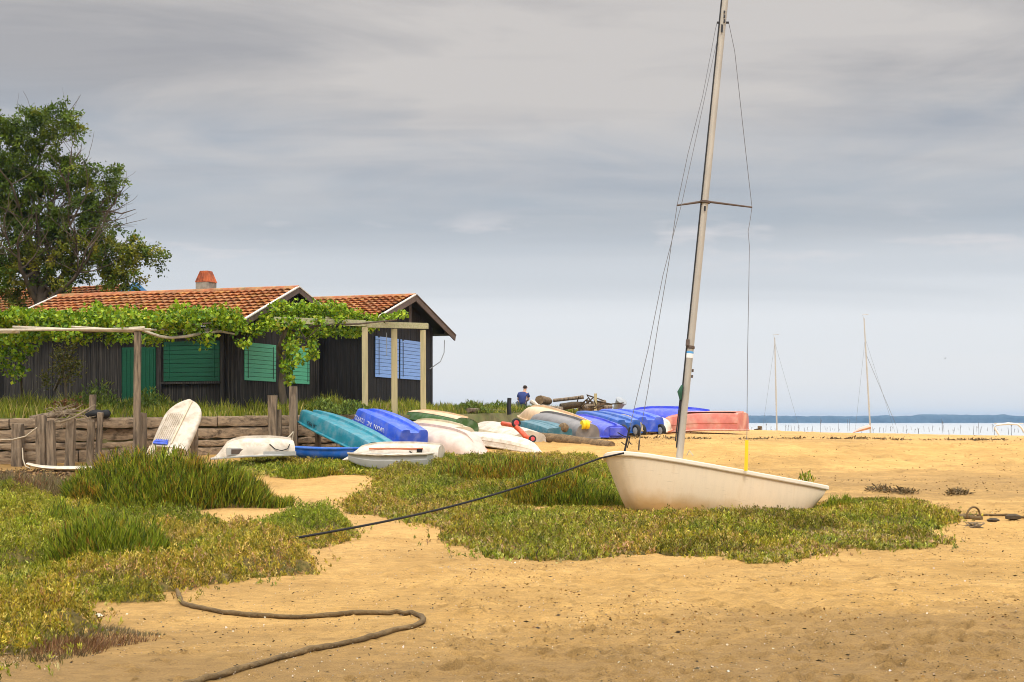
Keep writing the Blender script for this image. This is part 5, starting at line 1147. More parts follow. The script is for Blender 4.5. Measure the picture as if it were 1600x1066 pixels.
def person():
    d = 62.0; seat = P(815, 637, d); sz = seat.z
    r = empty('person', 'person in a navy blue T-shirt sitting on the bank with back to the viewer', 'person', seat); bpy.context.view_layer.update()
    def skin(name, verts, edges, radii, mat, sub=2):
        me = bpy.data.meshes.new(name); me.from_pydata(verts, edges, []); me.materials.append(mat); o = bpy.data.objects.new(name, me); C.objects.link(o); o.parent = r
        bm = bmesh.new(); bm.from_mesh(me); ly = bm.verts.layers.skin.verify()
        for v, q in zip(bm.verts, radii): v[ly].radius = (q, q) if not isinstance(q, tuple) else q
        bm.verts.ensure_lookup_table(); bm.verts[0][ly].use_root = True; bm.to_mesh(me); bm.free()
        o.modifiers.new('skin', 'SKIN').use_smooth_shade = True; s = o.modifiers.new('sub', 'SUBSURF'); s.levels = sub; s.render_levels = sub
        return o
    # local: +y away from the viewer (the way the person faces), leaning forward and to the right
    pel, w1, ch, nk, hd0, hd1 = (0, 0, .12), (.03, .04, .32), (.08, .12, .54), (.13, .20, .69), (.15, .24, .78), (.16, .27, .93)
    V = [pel, w1, ch, nk, hd0, hd1]; E = [(0, 1), (1, 2), (2, 3), (3, 4), (4, 5)]; Rr = [(.17, .14), (.15, .11), (.17, .12), .06, .075, .085]
    for sx in (-1, 1):
        i = len(V); cx = .08
        V += [(cx + sx * .18, .12, .60), (cx + sx * .23, .18, .36), (cx + sx * .15, .42, .30), (cx + sx * .13, .50, .28)]; E += [(2, i), (i, i + 1), (i + 1, i + 2), (i + 2, i + 3)]; Rr += [.062, .05, .034, .03]
        for f in range(5):
            j = len(V); o = (f - 2) * .02; V += [(cx + sx * .13 + o, .56, .27), (cx + sx * .13 + o * 1.1, .60, .255 - .004 * f)]; E += [(i + 3, j), (j, j + 1)]; Rr += [.01, .008]
        i = len(V); V += [(sx * .10, .05, .10), (sx * .17, .46, .24), (sx * .15, .62, -.12), (sx * .15, .76, -.16)]; E += [(0, i), (i, i + 1), (i + 1, i + 2), (i + 2, i + 3)]; Rr += [.10, .07, .05, .045]
    skin('body', V, E, Rr, M['skin'])
    skin('t_shirt', [(0, 0, .08), w1, ch, (.12, .18, .66)] + [(.08 - .19, .12, .60), (.08 - .235, .16, .44), (.08 + .19, .12, .60), (.08 + .235, .16, .44)], [(0, 1), (1, 2), (2, 3), (2, 4), (4, 5), (2, 6), (6, 7)], [(.19, .165), (.175, .135), (.195, .145), .09, .082, .075, .082, .075], M['shirt'])
    skin('trousers', [(0, .02, .06), (-.10, .06, .10), (-.17, .46, .24), (-.15, .61, -.10), (.10, .06, .10), (.17, .46, .24), (.15, .61, -.10)], [(0, 1), (1, 2), (2, 3), (0, 4), (4, 5), (5, 6)], [.15, .125, .088, .07, .125, .088, .07], M['denim'])
    skin('hair', [(.148, .215, .80), (.152, .235, .90), (.16, .275, .965)], [(0, 1), (1, 2)], [.07, .098, .09], M['hair'])
    m = MB(); m.add([(.14, .365, .87), (.18, .365, .87), (.16, .40, .85), (.16, .36, .90)], [(0, 1, 2), (0, 2, 3), (1, 3, 2), (0, 3, 1)])
    for sx in (-1, 1): m.lathe([(.01, -.012), (.026, -.006), (.026, .006), (.01, .012)], Matrix.Translation((.157 + sx * .098, .27, .87)) @ Matrix.Rotation(1.57, 4, 'Y'), 10)
    m.build('face', M['skin'], r, 50)
    m = MB(); c = Vector((.42, .1, .05)); m.tube([c + Vector((0, .2, .22)), c + Vector((.15, .1, .12)), c + Vector((.3, 0, 0))], [.10, .11, .09], 8); o = m.build('white_bag', COL['white']); o.location = seat; tag(o, 'white bag lying right of the seated person', 'bag')
person()

# ------------------------------------------------------------------ the cream dinghy
def shade_stain_hull():
    # ragged tan low on the hull: painted reflection and shade, part stain; plus scuffs
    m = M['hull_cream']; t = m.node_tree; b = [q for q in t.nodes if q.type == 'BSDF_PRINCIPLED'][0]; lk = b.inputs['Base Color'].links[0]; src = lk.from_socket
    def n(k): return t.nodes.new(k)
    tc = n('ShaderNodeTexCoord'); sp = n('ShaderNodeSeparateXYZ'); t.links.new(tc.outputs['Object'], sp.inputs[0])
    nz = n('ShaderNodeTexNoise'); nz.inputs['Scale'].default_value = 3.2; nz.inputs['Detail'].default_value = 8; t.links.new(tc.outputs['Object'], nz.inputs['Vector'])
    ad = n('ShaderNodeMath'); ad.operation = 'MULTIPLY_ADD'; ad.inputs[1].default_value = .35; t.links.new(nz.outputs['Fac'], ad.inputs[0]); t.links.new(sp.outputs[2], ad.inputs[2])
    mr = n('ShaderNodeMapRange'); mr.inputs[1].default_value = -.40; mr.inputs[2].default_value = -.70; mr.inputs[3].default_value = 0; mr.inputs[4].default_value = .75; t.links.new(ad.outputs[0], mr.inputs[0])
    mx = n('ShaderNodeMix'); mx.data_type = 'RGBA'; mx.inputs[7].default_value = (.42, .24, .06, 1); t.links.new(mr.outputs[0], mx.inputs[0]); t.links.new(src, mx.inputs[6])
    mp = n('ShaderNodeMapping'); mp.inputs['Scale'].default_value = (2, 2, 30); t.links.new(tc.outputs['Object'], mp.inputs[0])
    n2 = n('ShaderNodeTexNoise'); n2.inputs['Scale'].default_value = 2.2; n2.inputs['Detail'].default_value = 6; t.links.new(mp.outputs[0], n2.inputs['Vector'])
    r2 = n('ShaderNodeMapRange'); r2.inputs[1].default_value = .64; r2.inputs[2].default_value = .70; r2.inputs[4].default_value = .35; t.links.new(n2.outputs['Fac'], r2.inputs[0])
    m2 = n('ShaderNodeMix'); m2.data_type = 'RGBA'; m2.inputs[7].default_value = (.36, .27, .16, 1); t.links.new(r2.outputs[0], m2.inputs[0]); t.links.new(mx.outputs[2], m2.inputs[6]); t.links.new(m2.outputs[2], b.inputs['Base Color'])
shade_stain_hull()

def main_dinghy():
    Bn, Fb, Sn = P(973, 706, 25.6), P(938, 716, 26.3), P(1295, 762, 26.9)
    yv = (Fb - Bn).normalized(); Cb = (Bn + Fb) / 2 + Vector((-.06, -.02, .01)); hb, hs = (Fb - Bn).length / 2, .60
    Cs = Sn + yv * hs; xv = (Cs - Cb); L = xv.length; xv.normalize(); yv = (yv - xv * yv.dot(xv)).normalized(); zv = xv.cross(yv)
    r = empty('sailing_dinghy', 'cream sailing dinghy with a tall mast beached on the green mat', 'sailing dinghy', mat=Matrix.Translation(Cb) @ Matrix((xv, yv, zv)).transposed().to_4x4()); bpy.context.view_layer.update()
    W2L = r.matrix_world.inverted()
    T = [0, .004, .012, .03, .06, .12, .25, .4, .55, .7, .82, .9, .96, 1.0]
    bb = lambda t: float(np.interp(t, T, [.03, .13, .22, .33, .43, .555, .70, .78, .80, .77, .72, .68, .63, hs]))
    dp = lambda t: float(np.interp(t, T, [.84, .85, .87, .90, .94, .99, 1.05, 1.06, 1.03, .97, .87, .74, .54, .34]))
    nt, half = 60, []
    for k in range(19):
        a = math.pi / 2 * k / 18; half.append((math.cos(a) ** .62, -math.sin(a) ** .82))
    full = [(-a, b) for a, b in half] + [(a, b) for a, b in half[::-1][1:]]; ns = len(full); V = []
    # sheer dips slightly amidships; the bow transom rakes aft towards its foot
    sheer = lambda t: -.05 * math.sin(math.pi * t)
    for i in range(nt + 1):
        t = (i / nt) ** 1.7
        for a, z in full:
            rake = .52 * (-z) * (1 - t) ** 7 - .16 * (-z) * max(0, (t - .8) / .2) ** 2; flare = 1 - .22 * (-z) * (1 - t) ** 2
            V.append((t * L + rake, a * bb(t) * flare, z * dp(t) + sheer(t) - .045))
    Fc = [(i * ns + k, i * ns + k + 1, (i + 1) * ns + k + 1, (i + 1) * ns + k) for i in range(nt) for k in range(ns - 1)] + [tuple(range(ns)), tuple(nt * ns + k for k in range(ns))[::-1]]
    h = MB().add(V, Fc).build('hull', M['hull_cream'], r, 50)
    # gunwale moulding swept round bow, sides and stern
    path = []
    for i in range(57): t = (i / 56) ** 1.9; path.append((t * L, -bb(t), sheer(t)))
    path += [(L, -bb(1) + (2 * bb(1)) * k / 8, sheer(1)) for k in range(1, 8)]
    for i in range(57): t = (1 - i / 56) ** 1.9; path.append((t * L, bb(t), sheer(t)))
    sec = [(-.01, -.055), (.035, -.055), (.045, -.04), (.045, .010), (.03, .028), (-.05, .028), (-.05, -.0)]; V2 = []; n = len(path)
    for i, p in enumerate(path):
        q0, q1 = Vector(path[i - 1]), Vector(path[(i + 1) % n]); t = (q1 - q0); t.z = 0; t.normalize(); out = Vector((t.y, -t.x, 0))
        for a, b in sec: V2.append(Vector(p) + out * a + Vector((0, 0, b)))
    m2 = len(sec); F2 = [(i * m2 + k, i * m2 + (k + 1) % m2, ((i + 1) % n) * m2 + (k + 1) % m2, ((i + 1) % n) * m2 + k) for i in range(n) for k in range(m2)]
    MB().add(V2, F2).build('gunwale', M['hull_white'], r, 30)
    # deck with a cockpit well
    dk = MB(); st = [(i / 24) ** 1.5 for i in range(25)]
    cw = lambda t: .0 if t < .36 or t > .95 else .78 * bb(t) - .12
    for i in range(24):
        for sgn in (-1, 1):
            a, b = st[i], st[i + 1]; q = []
            for t, w in ((a, cw(a)), (b, cw(b))): q += [(t * L, sgn * w, sheer(t) + .012), (t * L, sgn * (bb(t) - .02), sheer(t) + .005)]
            dk.add(q, [(0, 1, 3, 2)])
            if cw(a) > 0 and cw(b) > 0: dk.add([(a * L, sgn * cw(a), sheer(a) + .012), (b * L, sgn * cw(b), sheer(b) + .012), (b * L, sgn * cw(b) * .9, -.22), (a * L, sgn * cw(a) * .9, -.22)], [(0, 1, 2, 3)])
        if cw(st[i]) > 0 and cw(st[i + 1]) > 0: dk.add([(st[i] * L, -cw(st[i]) * .9, -.22), (st[i + 1] * L, -cw(st[i + 1]) * .9, -.22), (st[i + 1] * L, cw(st[i + 1]) * .9, -.22), (st[i] * L, cw(st[i]) * .9, -.22)], [(0, 1, 2, 3)])
    dk.build('deck', M['hull_white'], r)
    tb = MB(); tb.box((.62 * L, 0, -.06), (.22, 1.1, .05)); tb.build('thwart', M['post_new'], r, bevel=.01)
    loc = lambda px, py, d: W2L @ P(px, py, d)
    # mast
    dm = 26.35; b0, b1 = P(1061, 722, dm), P(1141, -80, dm + .4); pts = [b0.lerp(b1, k / 14) for k in range(15)]
    mt = MB(); mt.tube([W2L @ p for p in pts], [.066 - .006 * k / 14 for k in range(15)], 14); ma = mt.build('mast', M['alu'], r, 60)
    at = lambda y: b0.lerp(b1, (722 - y) / 802)
    sm = MB(); sm.tube([W2L @ (at(700) + Vector((-.078, -.01, 0))), W2L @ (at(-70) + Vector((-.07, -.01, 0)))], .012, 6); sm.build('sail_track', M['iron'], ma)
    f = MB()
    f.lathe([(.067, -.03), (.080, -.02), (.080, .02), (.067, .03)], W2L @ Matrix.Translation(at(545)) @ (b1 - b0).to_track_quat('Z', 'Y').to_matrix().to_4x4(), 16)
    f.box(W2L @ (at(538) + Vector((-.07, -.06, 0))), (.05, .05, .12)); f.box(W2L @ (at(581) + Vector((.085, 0, 0))), (.025, .03, .05)); f.box(W2L @ (at(590) + Vector((.085, 0, 0))), (.025, .03, .05)); f.build('gooseneck', M['barge'], ma, 50)
    f = MB(); f.lathe([(.0655, -.055), (.0668, -.055), (.0668, .055), (.0655, .055)], W2L @ Matrix.Translation(at(557)) @ (b1 - b0).to_track_quat('Z', 'Y').to_matrix().to_4x4(), 18); f.build('mast_sticker', M['decal_white'], ma, 60)
    f = MB(); f.lathe([(.0665, -.02), (.0678, -.02), (.0678, .02), (.0665, .02)], W2L @ Matrix.Translation(at(553)) @ (b1 - b0).to_track_quat('Z', 'Y').to_matrix().to_4x4(), 18); f.build('sticker_band', M['decal_blue'], ma, 60)
    f = MB(); q = at(22); 
    for k, hh in ((0, .05), (.08, .06), (.17, .07)): f.box(W2L @ (q + Vector((.0, -.078, -k))), (.03, .012, hh))
    f.box(W2L @ (at(48) + Vector((-.015, -.078, 0))), (.035, .014, .16)); f.box(W2L @ (at(330) + Vector((0, -.08, 0))), (.03, .02, .09)); f.build('mast_slot', M['iron'], ma)
    sp = MB(); c = at(319); l_, r_ = P(1058, 321, 26.2), P(1175, 324, 26.7)
    sp.tube([W2L @ l_, W2L @ (c + Vector((-.08, 0, .005)))], [.016, .024], 8); sp.tube([W2L @ (c + Vector((.08, 0, .005))), W2L @ r_], [.024, .016], 8); sp.lathe([(.085, -.025), (.095, -.02), (.095, .02), (.085, .025)], W2L @ Matrix.Translation(c) @ (b1 - b0).to_track_quat('Z', 'Y').to_matrix().to_4x4(), 16); sp.build('spreader', M['barge'], r, 60)
    hd = MB(); q = at(37); hd.tube([W2L @ (q + Vector((-.11, 0, 0))), W2L @ (q + Vector((.11, 0, 0)))], .022, 8); hd.build('shroud_fitting', M['iron'], ma, 60)
    def wire(pts, rad=.0062, name='shroud', mat=M['wire']):
        m = MB(); m.tube([W2L @ p for p in pts], rad, 5); return m.build(name, mat, r, 60)
    wire([at(37) + Vector((.11, 0, 0)), P(1148, 80, 26.6), P(1160, 190, 26.65), P(1170, 280, 26.7), r_, P(1172, 345, 26.65), P(1169, 362, 26.6), P(1171, 385, 26.5), P(1170, 450, 26.4), P(1168, 560, 26.2), P(1167, 690, 25.9)])
    wire([at(37) + Vector((-.11, 0, 0)), at(50) + Vector((-.13, 0, 0)), P(1098, 150, 26.3), P(1075, 240, 26.25), l_, P(1045, 410, 26.4), P(1028, 510, 26.6), P(1012, 612, 26.7), P(1003, 660, 26.75), P(999, 690, 26.8)])
    wire([at(60) + Vector((-.07, 0, 0)), P(1091, 200, 26.2), P(1066, 315, 26.1), P(1054, 360, 26.0), P(1036, 430, 26.0), P(1013, 545, 25.9), P(984, 668, 25.8)], name='forestay')
    wire([P(984, 668, 25.8), P(976, 706, 25.75)], .02, 'forestay_lashing', M['rope_black']); wire([P(999, 688, 26.8), P(998, 704, 26.8)], .014, 'shroud_plate', M['iron'])
    lk = MB()
    for a, b in (((985, 684), (965, 676)), ((983, 690), (988, 694)), ((979, 694), (971, 691)), ((980, 700), (984, 682))): lk.tube([W2L @ P(*a, 25.8), W2L @ (P((a[0] + b[0]) / 2, (a[1] + b[1]) / 2 + 2, 25.78)), W2L @ P(*b, 25.75)], .010, 5)
    lk.build('loose_lashing', M['rope_black'], r, 60)
    wire([P(1167, 688, 25.9), P(1165.5, 736, 25.85)], .032, 'turnbuckle_cover', M['yellow'])
    wire([P(1073, 712, 26.3), P(1077, 704, 26.3), P(1083, 712, 26.2)], .010, 'halyard_tail', M['rope_pale'])
    wire([at(690) + Vector((-.11, -.03, 0)), at(612) + Vector((-.10, -.02, 0))], .012, 'halyard', M['rope_black']); m = MB(); m.tube([W2L @ (at(604) + Vector((-.09, -.03, 0))), W2L @ (at(614) + Vector((-.12, -.05, 0))), W2L @ (at(626) + Vector((-.09, -.03, 0)))], [.02, .05, .02], 7); m.build('halyard_coil', material('green_line', (.03, .10, .06), .9, .3), r, 60)
    bp = MB(); bp.lathe([(.012, 0), (.012, .012)], Matrix.Translation(loc(1009, 714, 25.75)) @ Matrix.Rotation(1.57, 4, 'X'), 8); bp.build('bolt', M['iron'], r)
    # mooring line from the bow to the mat
    a, e = P(975, 708, 25.55), None; gx, gy = px2ground(414, 864); e = Vector((gx, gy, gz(gx, gy) + .12)); b = P(938, 716, 25.6); pts = [a, b]
    for k in range(1, 31):
        s = k / 30; p = b.lerp(e, s); p.z -= .38 * math.sin(math.pi * s) * .42; pts.append(p)
    m = MB(); m.tube(pts, .017, 7); tag(m.build('mooring_line', M['rope_black'], None, 60), 'black mooring line running from the dinghy bow down to the mat', 'rope')
    N = 60; c = loc(1260, 752, 27.3); B = np.array(P(1260, 753, 27.4)) + RNG.normal(0, .06, (N, 3)); o = link_mesh('weed_sprig', leaves_mesh('weed_sprig', B, rand_dirs(N, 1, .5), RNG.uniform(.08, .16, N), RNG.uniform(.02, .04, N), palette(N, GW, [3, 3, 1, 1, .2]), [M['leaf']])); tag(o, 'green weed sprig sprouting inside the dinghy near its stern', 'weed')
main_dinghy()

# ------------------------------------------------------------------ ropes and litter on the sand
def foreground():
    def on(px, py, lift): x, y = px2ground(px, py); return Vector((x, y, float(ground_full(x, y)[0]) + lift))
    def rope(label, px, rad, mat, name='thick_rope', lift=.02, cat='rope'):
        q = [on(a, b, lift) for a, b in px]; P2 = []
        for i in range(len(q) - 1):
            p0, p1, p2, p3 = q[max(i - 1, 0)], q[i], q[i + 1], q[min(i + 2, len(q) - 1)]
            for k in range(24):
                t = k / 24; P2.append(.5 * ((2 * p1) + (p2 - p0) * t + (2 * p0 - 5 * p1 + 4 * p2 - p3) * t * t + (3 * p1 - p0 - 3 * p2 + p3) * t ** 3))
        P2.append(q[-1])
        for p in P2: p.z = float(ground_full(p.x, p.y)[0]) + lift
        for _ in range(3):
            for k in range(1, len(P2) - 1): P2[k].z = max(P2[k].z, (P2[k - 1].z + P2[k + 1].z) / 2)
        # three twisted strands
        m = MB(); o = 0; n = 12; s = 0
        for k, p in enumerate(P2):
            t = (P2[min(k + 1, len(P2) - 1)] - P2[max(k - 1, 0)]).normalized(); a = Vector((0, 0, 1)).cross(t).normalized(); b = t.cross(a)
            if k: s += (p - P2[k - 1]).length
            w = 1 + .10 * math.sin(s * 7) + random.uniform(-.03, .03)
            for h in range(n):
                th = 2 * math.pi * h / n; rr = rad * w * (1 + .07 * math.cos(3 * th - s / rad * .5 + 1.2 * math.sin(s * 3))); m.v.append(tuple(p + a * math.cos(th) * rr + b * math.sin(th) * rr))
            if k: m.f += [((k - 1) * n + h, (k - 1) * n + (h + 1) % n, k * n + (h + 1) % n, k * n + h) for h in range(n)]
        m.f += [tuple(range(n))[::-1], tuple((len(P2) - 1) * n + h for h in range(n))]
        return tag(m.build(name, mat, None, 60), label, cat)
    rope('thick muddy rope looping across the sand in the foreground', [(271, 900), (275, 920), (281, 936), (290, 946), (320, 955), (370, 963), (430, 966), (520, 965), (610, 964), (650, 967), (661, 973), (655, 982), (620, 992), (560, 1008), (500, 1022), (430, 1040), (360, 1058), (290, 1076), (220, 1096)], .0215, M['rope_mud'], lift=.018)
    rope('dark chain trailing to the right edge from the mat', [(1495, 806), (1540, 807), (1580, 809), (1640, 811)], .02, M['rope_mud'], 'anchor_chain', cat='chain')
    rope('short muddy pole lying at the right end of the mat', [(1492, 809), (1512, 812), (1534, 813)], .045, M['rope_mud'], 'muddy_pole', cat='pole')
    rope('dark weathered branch half buried at the mat edge', [(1455, 800), (1466, 802), (1478, 803), (1492, 806)], .03, M['post_grey'], 'driftwood_branch', cat='branch')
    c = on(1521, 812, .06); m = MB(); m.tube([c + Vector((math.cos(a) * .14, .1 * math.cos(a), .13 * math.sin(a))) for a in np.linspace(-.3, 3.5, 14)], .018, 8); tag(m.build('rope_loop', M['rope_mud'], None, 60), 'muddy rope loop standing up beside the muddy pole', 'rope')
    for px, py, s, lab in ((1524, 815 + 11, .12, 'dead uprooted plant lying below the rope loop'),):
        q = on(px, py, 0); m = MB(); rs = random.Random(1)
        for i in range(26): m.tube([q, q + Vector((rs.uniform(-.12, .12), rs.uniform(-.1, .1), rs.uniform(.0, .09))), q + Vector((rs.uniform(-.26, .26), rs.uniform(-.1, .1), rs.uniform(0, .10)))], [.008, .007, .004], 4)
        tag(m.build('dead_plant', M['twig']), lab, 'plant')
    for px, py in ((1552, 815),):
        q = on(px, py, .02); m = MB(); m.lathe([(.02, -.03), (.1, -.01), (.11, .02), (.05, .05)], Matrix.Translation(q), 9); tag(m.build('dark_stone', M['weed'], None, 50), 'small dark stone beside the chain', 'stone')
    q = on(1583, 814, .03); m = MB(); m.lathe([(.03, -.04), (.14, -.01), (.13, .04), (.05, .07)], Matrix.Translation(q) @ Matrix.Scale(.6, 4, (0, 1, 0)), 9); tag(m.build('mussel_clump', M['weed'], None, 50), 'dark clump of mussels on the chain near the right edge', 'mussels')
    # seaweed heaps
    for k, (px, py, w, lab) in enumerate(((1378, 768, .33, 'largest brown seaweed heap on the sand behind the dinghy stern'), (1412, 770, .24, 'middle brown seaweed heap of the three behind the mat'), (1497, 772, .26, 'right brown seaweed heap of the three on open sand'))):
        q = on(px, py, 0); N = 240; x, y = RNG.normal(q.x, w * .5, N), RNG.normal(q.y, .16, N); base = np.stack([x, y, ground_full(x, y) + RNG.uniform(0, .09, N) * np.exp(-((x - q.x) / w) ** 2)], -1); L = RNG.uniform(.05, .14, N)
        o = link_mesh('seaweed_heap', leaves_mesh('seaweed_heap', base, rand_dirs(N, .15, .9), L, L * .25, palette(N, [(.15, .10, .04), (.10, .07, .03), (.21, .14, .06)], [3, 3, 2]), [M['leaf']])); tag(o, lab, 'seaweed')
    q = on(145, 968, .012); m = MB(); m.add([q + Vector(v) for v in ((-.07, -.02, 0), (.06, -.05, 0), (.085, .02, 0), (.02, .06, 0), (-.05, .05, 0), (-.05, -.01, .022), (.045, -.03, .025), (.06, .015, .02), (.01, .04, .02), (-.035, .035, .02))], [(0, 1, 6, 5), (1, 2, 7, 6), (2, 3, 8, 7), (3, 4, 9, 8), (4, 0, 5, 9), (5, 6, 7, 8, 9)]); tag(m.build('flat_stone', M['stone']), 'flat pale stone at the edge of the mat at lower left', 'stone')
    q = on(842, 878, 0); m = MB(); m.tube([q, q + Vector((-.03, 0, .08)), q + Vector((-.01, .0, .14)), q + Vector((.05, 0, .2))], [.008, .007, .006, .003], 5); m.tube([q + Vector((-.02, 0, .05)), q + Vector((-.035, 0, .11))], .005, 4); tag(m.build('dry_twig', M['weed']), 'thin dark twig standing in the sand before the mat', 'twig')
    # shell fragments and bits of wrack: flat chips
    def chips(name, label, N, mat, s0, s1, zone, cat):
        d = np.exp(RNG.uniform(np.log(8.5), np.log(26), N)); x = RNG.uniform(-.42, .42, N) * d
        if zone == 'shell':
            n2 = N // 4; gx, gy = px2ground(560, 885); x[:n2], d[:n2] = RNG.normal(gx, .9, n2), RNG.normal(gy, .55, n2)
        k = fbm(x / 1.2, d / 1.2, 2, 81) > -.2; x, d = x[k], d[k]; N = len(x); z = ground_full(x, d) + .018
        base = np.stack([x, d, z], -1); dv = RNG.normal(size=(N, 3)) * [1, 1, .15 if zone == 'weed' else .6]; dv /= np.linalg.norm(dv, axis=1)[:, None]; L = RNG.uniform(s0, s1, N) * (1 + (RNG.uniform(0, 1, N) > .93))
        cl = palette(N, [(.66, .57, .44), (.52, .43, .30), (.75, .70, .60)], [2, 2, 1]) if zone == 'shell' else palette(N, [(.07, .05, .025), (.12, .085, .04), (.04, .03, .02)], [2, 2, 1])
        tag(link_mesh(name, leaves_mesh(name, base, dv, L, L * (.7 if zone == 'shell' else .35), cl, [M['leaf']])), label, cat, kind='stuff')
    chips('shell_fragments', 'pale shell fragments scattered over the sand', 7500, None, .006, .015, 'shell', 'shells')
    chips('wrack_bits', 'dark bits of seaweed and twig scattered over the sand', 6500, None, .010, .030, 'weed', 'seaweed')
    d = np.exp(RNG.uniform(np.log(24), np.log(70), 5200)); x = RNG.uniform(.03, .42, 5200) * d; k = (fbm(x / 2.2, d / 1.5, 3, 82) > -.02) & (d < 69 - .2 * x); x, d = x[k], d[k]; N = len(x); L = RNG.uniform(.02, .07, N)
    dv = RNG.normal(size=(N, 3)) * [1, 1, .12]; dv /= np.linalg.norm(dv, axis=1)[:, None]
    tag(link_mesh('wrack_bits', leaves_mesh('wrack_bits', np.stack([x, d, ground_full(x, d) + .012], -1), dv, L, L * .45, palette(N, [(.20, .13, .05), (.13, .085, .035), (.28, .18, .07)], [2, 1, 2]), [M['leaf']])), 'small brown bits of dried weed over the upper beach', 'seaweed', kind='stuff')
    d = np.exp(RNG.uniform(np.log(8.5), np.log(40), 12000)); x = RNG.uniform(-.12, .42, 12000) * d; k = (fbm(x / 1.1, d / .8, 4, 84) + .12 * np.clip(x / d / .3, -.5, 1) > .20); x, d = x[k], d[k]; N = len(x); L = RNG.uniform(.010, .036, N)
    dv = RNG.normal(size=(N, 3)) * [1, 1, .35]; dv /= np.linalg.norm(dv, axis=1)[:, None]
    tag(link_mesh('sand_clods', leaves_mesh('sand_clods', np.stack([x, d, ground_full(x, d) + .006], -1), dv, L, L * .6, palette(N, [(.28, .16, .05), (.20, .115, .038), (.36, .21, .07)], [3, 1.5, 2]), [M['leaf']])), 'crumbs of damp brown sand turned up by footsteps', 'sand', kind='stuff')
    N = 2600; q = px2ground(70, 748); x = RNG.normal(q[0] - .3, 1.3, N); d = RNG.normal(q[1], 1.3, N); L = RNG.uniform(.05, .16, N); dv = RNG.normal(size=(N, 3)) * [1, 1, .3]; dv /= np.linalg.norm(dv, axis=1)[:, None]
    tag(link_mesh('wrack_bed', leaves_mesh('wrack_bed', np.stack([x, d, ground_full(x, d) + .01], -1), dv, L, L * .4, palette(N, [(.12, .07, .035), (.08, .05, .025), (.22, .13, .06)], [3, 3, 2]), [M['leaf']])), 'dark bed of rotting seaweed on the mud before the flat surfboard', 'seaweed', kind='stuff')
    # wrack line on the far sand
    N = 1500; x = RNG.uniform(3, 22, N); y = RNG.normal(0, 1, N) * .22 + 49.5 + .12 * x + .5 * np.sin(x * .7); L = RNG.uniform(.06, .16, N); base = np.stack([x, y, ground_full(x, y) + .03], -1); k = fbm(x / 1.2, y / .8, 2, 12) > -.02
    tag(link_mesh('wrack_line', leaves_mesh('wrack_line', base[k], rand_dirs(k.sum(), .1, .9), L[k], L[k] * .4, palette(k.sum(), [(.12, .085, .04), (.2, .14, .06)], [1, 1]), [M['leaf']])), 'thin dark tide line of dried weed on the upper beach', 'seaweed', kind='stuff')
foreground()

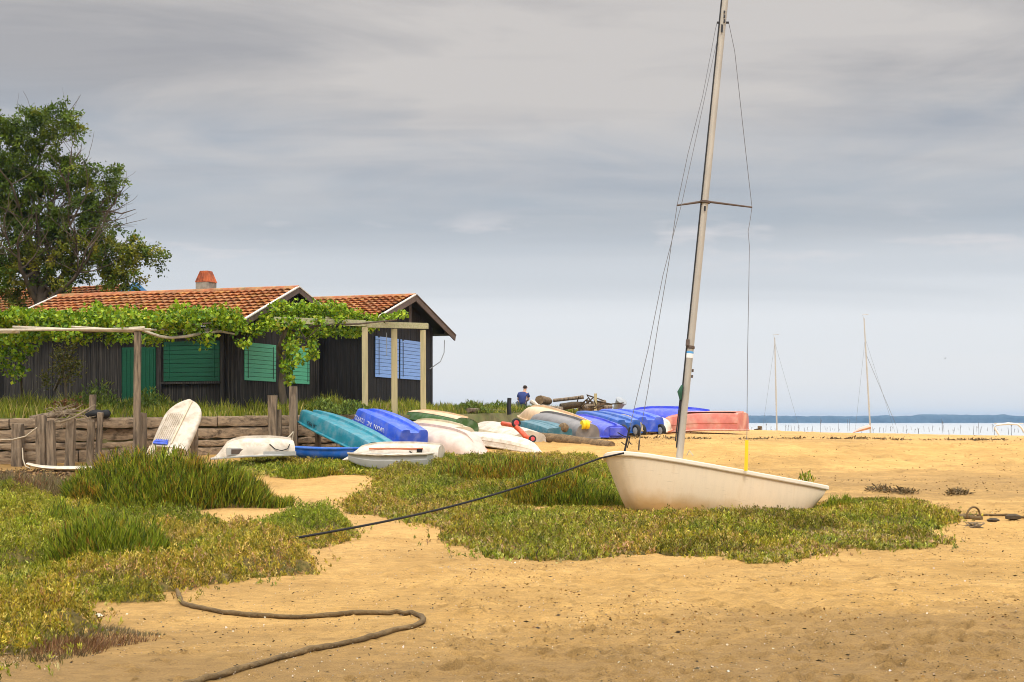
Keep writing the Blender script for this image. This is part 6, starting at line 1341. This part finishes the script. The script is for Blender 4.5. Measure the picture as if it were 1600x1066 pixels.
# ------------------------------------------------------------------ beyond the berm
def distance():
    def yacht(label, base, top, hull, d, lean=0, hcol=COL['white'], stays=()):
        c = P(base[0], 690, d); c.z = WZ; r = empty('moored_sailboat', label, 'sailboat', c, 'sailboats lying beyond the beach crest'); bpy.context.view_layer.update()
        a, b = P(*base, d), P(*top, d); bot = a + (a - b).normalized() * ((a.z - (WZ + .35)) / max(.1, (b - a).normalized().z))
        m = MB(); m.tube([bot, bot.lerp(b, .5), b], [.055, .05, .035], 8); m.tube([b, b + Vector((-.12, 0, .2)), b + Vector((.28, 0, .24))], .018, 5); world_build(m, 'mast', M['far_mast'], r, 60)
        V, Fc, ns = hull_grid(4.6, 1.7, .7, 'round', 'point'); h = MB().add(V, Fc).build('hull', hcol, r, 40); h.location = (hull, 0, .35); h.rotation_euler = (0, 0, .15)
        h.modifiers.new('shell', 'SOLIDIFY').thickness = .04
        m = MB()
        for sx in (-1, 1):
            q = b.lerp(a, .18 if len(stays) else .05); m.tube([q, Vector((bot.x + sx * (1.9 if sx > 0 else 1.2), d, WZ + .4))], .006, 4)
        for s in stays: m.tube([b.lerp(a, .32), P(*s, d)], .011, 4)
        world_build(m, 'stay', M['wire'], r)
    yacht('sailboat with the shorter mast rising behind the beach beside the stump', (1214, 676, ), (1210.5, 528), -2.4, 96)
    yacht('sailboat with the taller raked mast and pinkish hull behind the beach crest', (1360, 674), (1350, 497), -3.2, 92, hcol=COL['pred'], stays=((1400, 664),))
    m = MB(); c = P(1335, 674, 88); m.tube([P(1333, 676, 88), P(1345, 671, 88), P(1359, 667, 88)], [.05, .2, .24], 8, flat=.6); tag(m.build('furled_sail', COL['pred'], None, 60), 'pinkish furled sail bundle at the foot of the taller mast', 'sail')
    r = empty('motor_boat', 'white motor boat showing only its tubular arch above the sand at right edge', 'boat', P(1590, 700, 88)); bpy.context.view_layer.update()
    for dy in (0, 1.3):
        m = MB(); m.tube([P(1566, 690, 88 + dy), P(1560, 678, 88 + dy), P(1554, 668, 88 + dy), P(1557, 664, 88 + dy), P(1575, 662, 88 + dy), P(1590, 663, 88 + dy), P(1596, 668, 88 + dy), P(1606, 684, 88 + dy), P(1610, 692, 88 + dy)], .07, 8); world_build(m, 'arch', M['bright_white'], r, 60)
    m = MB(); m.box(P(1576, 661.6, 88.65), (1.35, 1.4, .05)); world_build(m, 'canopy', M['bright_white'], r, bevel=.02)
    V, Fc, ns = hull_grid(4.5, 1.8, .8, 'vee', 'point'); h = MB().add(V, Fc).build('hull', COL['white'], r, 40); h.location = (-1.6, 0, .15); h.modifiers.new('shell', 'SOLIDIFY').thickness = .05
    q = P(1187, 676, 74); m = MB(); m.beam(Vector((q.x, 74, gz(q.x, 74) - .1)), P(1187, 666, 74), .19, .17, (0, 1, 0), .015); tag(m.build('timber_stump', M['log']), 'short brown timber stump on the sand right of the faded red boat', 'stump')
    m = MB(); q = P(1183, 675, 73.5); q.z = gz(q.x, q.y) + .04; m.tube([q + Vector((-.15, 0, -.02)), q, q + Vector((.15, 0, .06))], .04, 6); tag(m.build('driftwood_piece', M['weed']), 'small dark driftwood piece at the foot of the stump', 'driftwood')
    # oyster bed stakes standing in the water
    rs = random.Random(77); mats = material('stake', (.15, .145, .145), .9, .2); kinds = []
    for k in range(5):
        m = MB(); lean = rs.uniform(-.16, .16); h = rs.uniform(.8, 1.5); m.tube([(0, 0, -.3), (lean * .4 * h, 0, h * .5), (lean * h, 0, h)], [.045, .04, .03], 6)
        if k % 2: m.tube([(lean * .5 * h, 0, h * .6), (lean * .5 * h + .25, 0, h * .9)], [.05, .03], 5)
        kinds.append(m.build('oyster_stake', mats, None, 60))
    xs = [1165 + i * 5.4 + rs.uniform(-6, 6) for i in range(84)]
    for i, px in enumerate(xs):
        d = rs.uniform(225, 420); o = kinds[i] if i < 5 else kinds[i % 5].copy()
        if i >= 5: C.objects.link(o)
        o.location = ((px - 800) / F * d, d, WZ); s = rs.uniform(.4, 1.5) * (1.8 if rs.random() < .1 else 1); o.scale = (1, 1, s)
        tag(o, 'thin dark oyster bed stake standing in the shallow bay water', 'stake', 'oyster bed stakes in the bay')
    b = P(1477, 560, 210); m = MB(); m.tube([b + Vector((-.12, 0, 0)), b, b + Vector((.14, 0, .01))], [.02, .05, .015], 6)
    for sx in (-1, 1): m.add([b + Vector((.0, 0, .02)), b + Vector((.08, 0, .02)), b + Vector((.02, sx * .35, .08)), b + Vector((-.04, sx * .3, .08))], [(0, 1, 2, 3)])
    tag(m.build('gull', M['iron']), 'tiny dark bird flying over the bay at right', 'bird')
distance()

# ------------------------------------------------------------------ air
HAZE = .00011
def haze():
    m = bpy.data.materials.new('haze'); m.use_nodes = True; n, ln = nt_new(m.node_tree); out = n('ShaderNodeOutputMaterial'); v = n('ShaderNodeVolumePrincipled', i_Density=HAZE, i_Anisotropy=.2); v.inputs['Color'].default_value = (.32, .60, 1, 1); ln(v.outputs[0], out.inputs['Volume'])
    b = MB(); b.box((500, 2950, 16), (9400, 6300, 46)); o = b.build('haze', m); tag(o, 'thin blue sea haze over the bay', 'haze', kind='stuff')
haze()
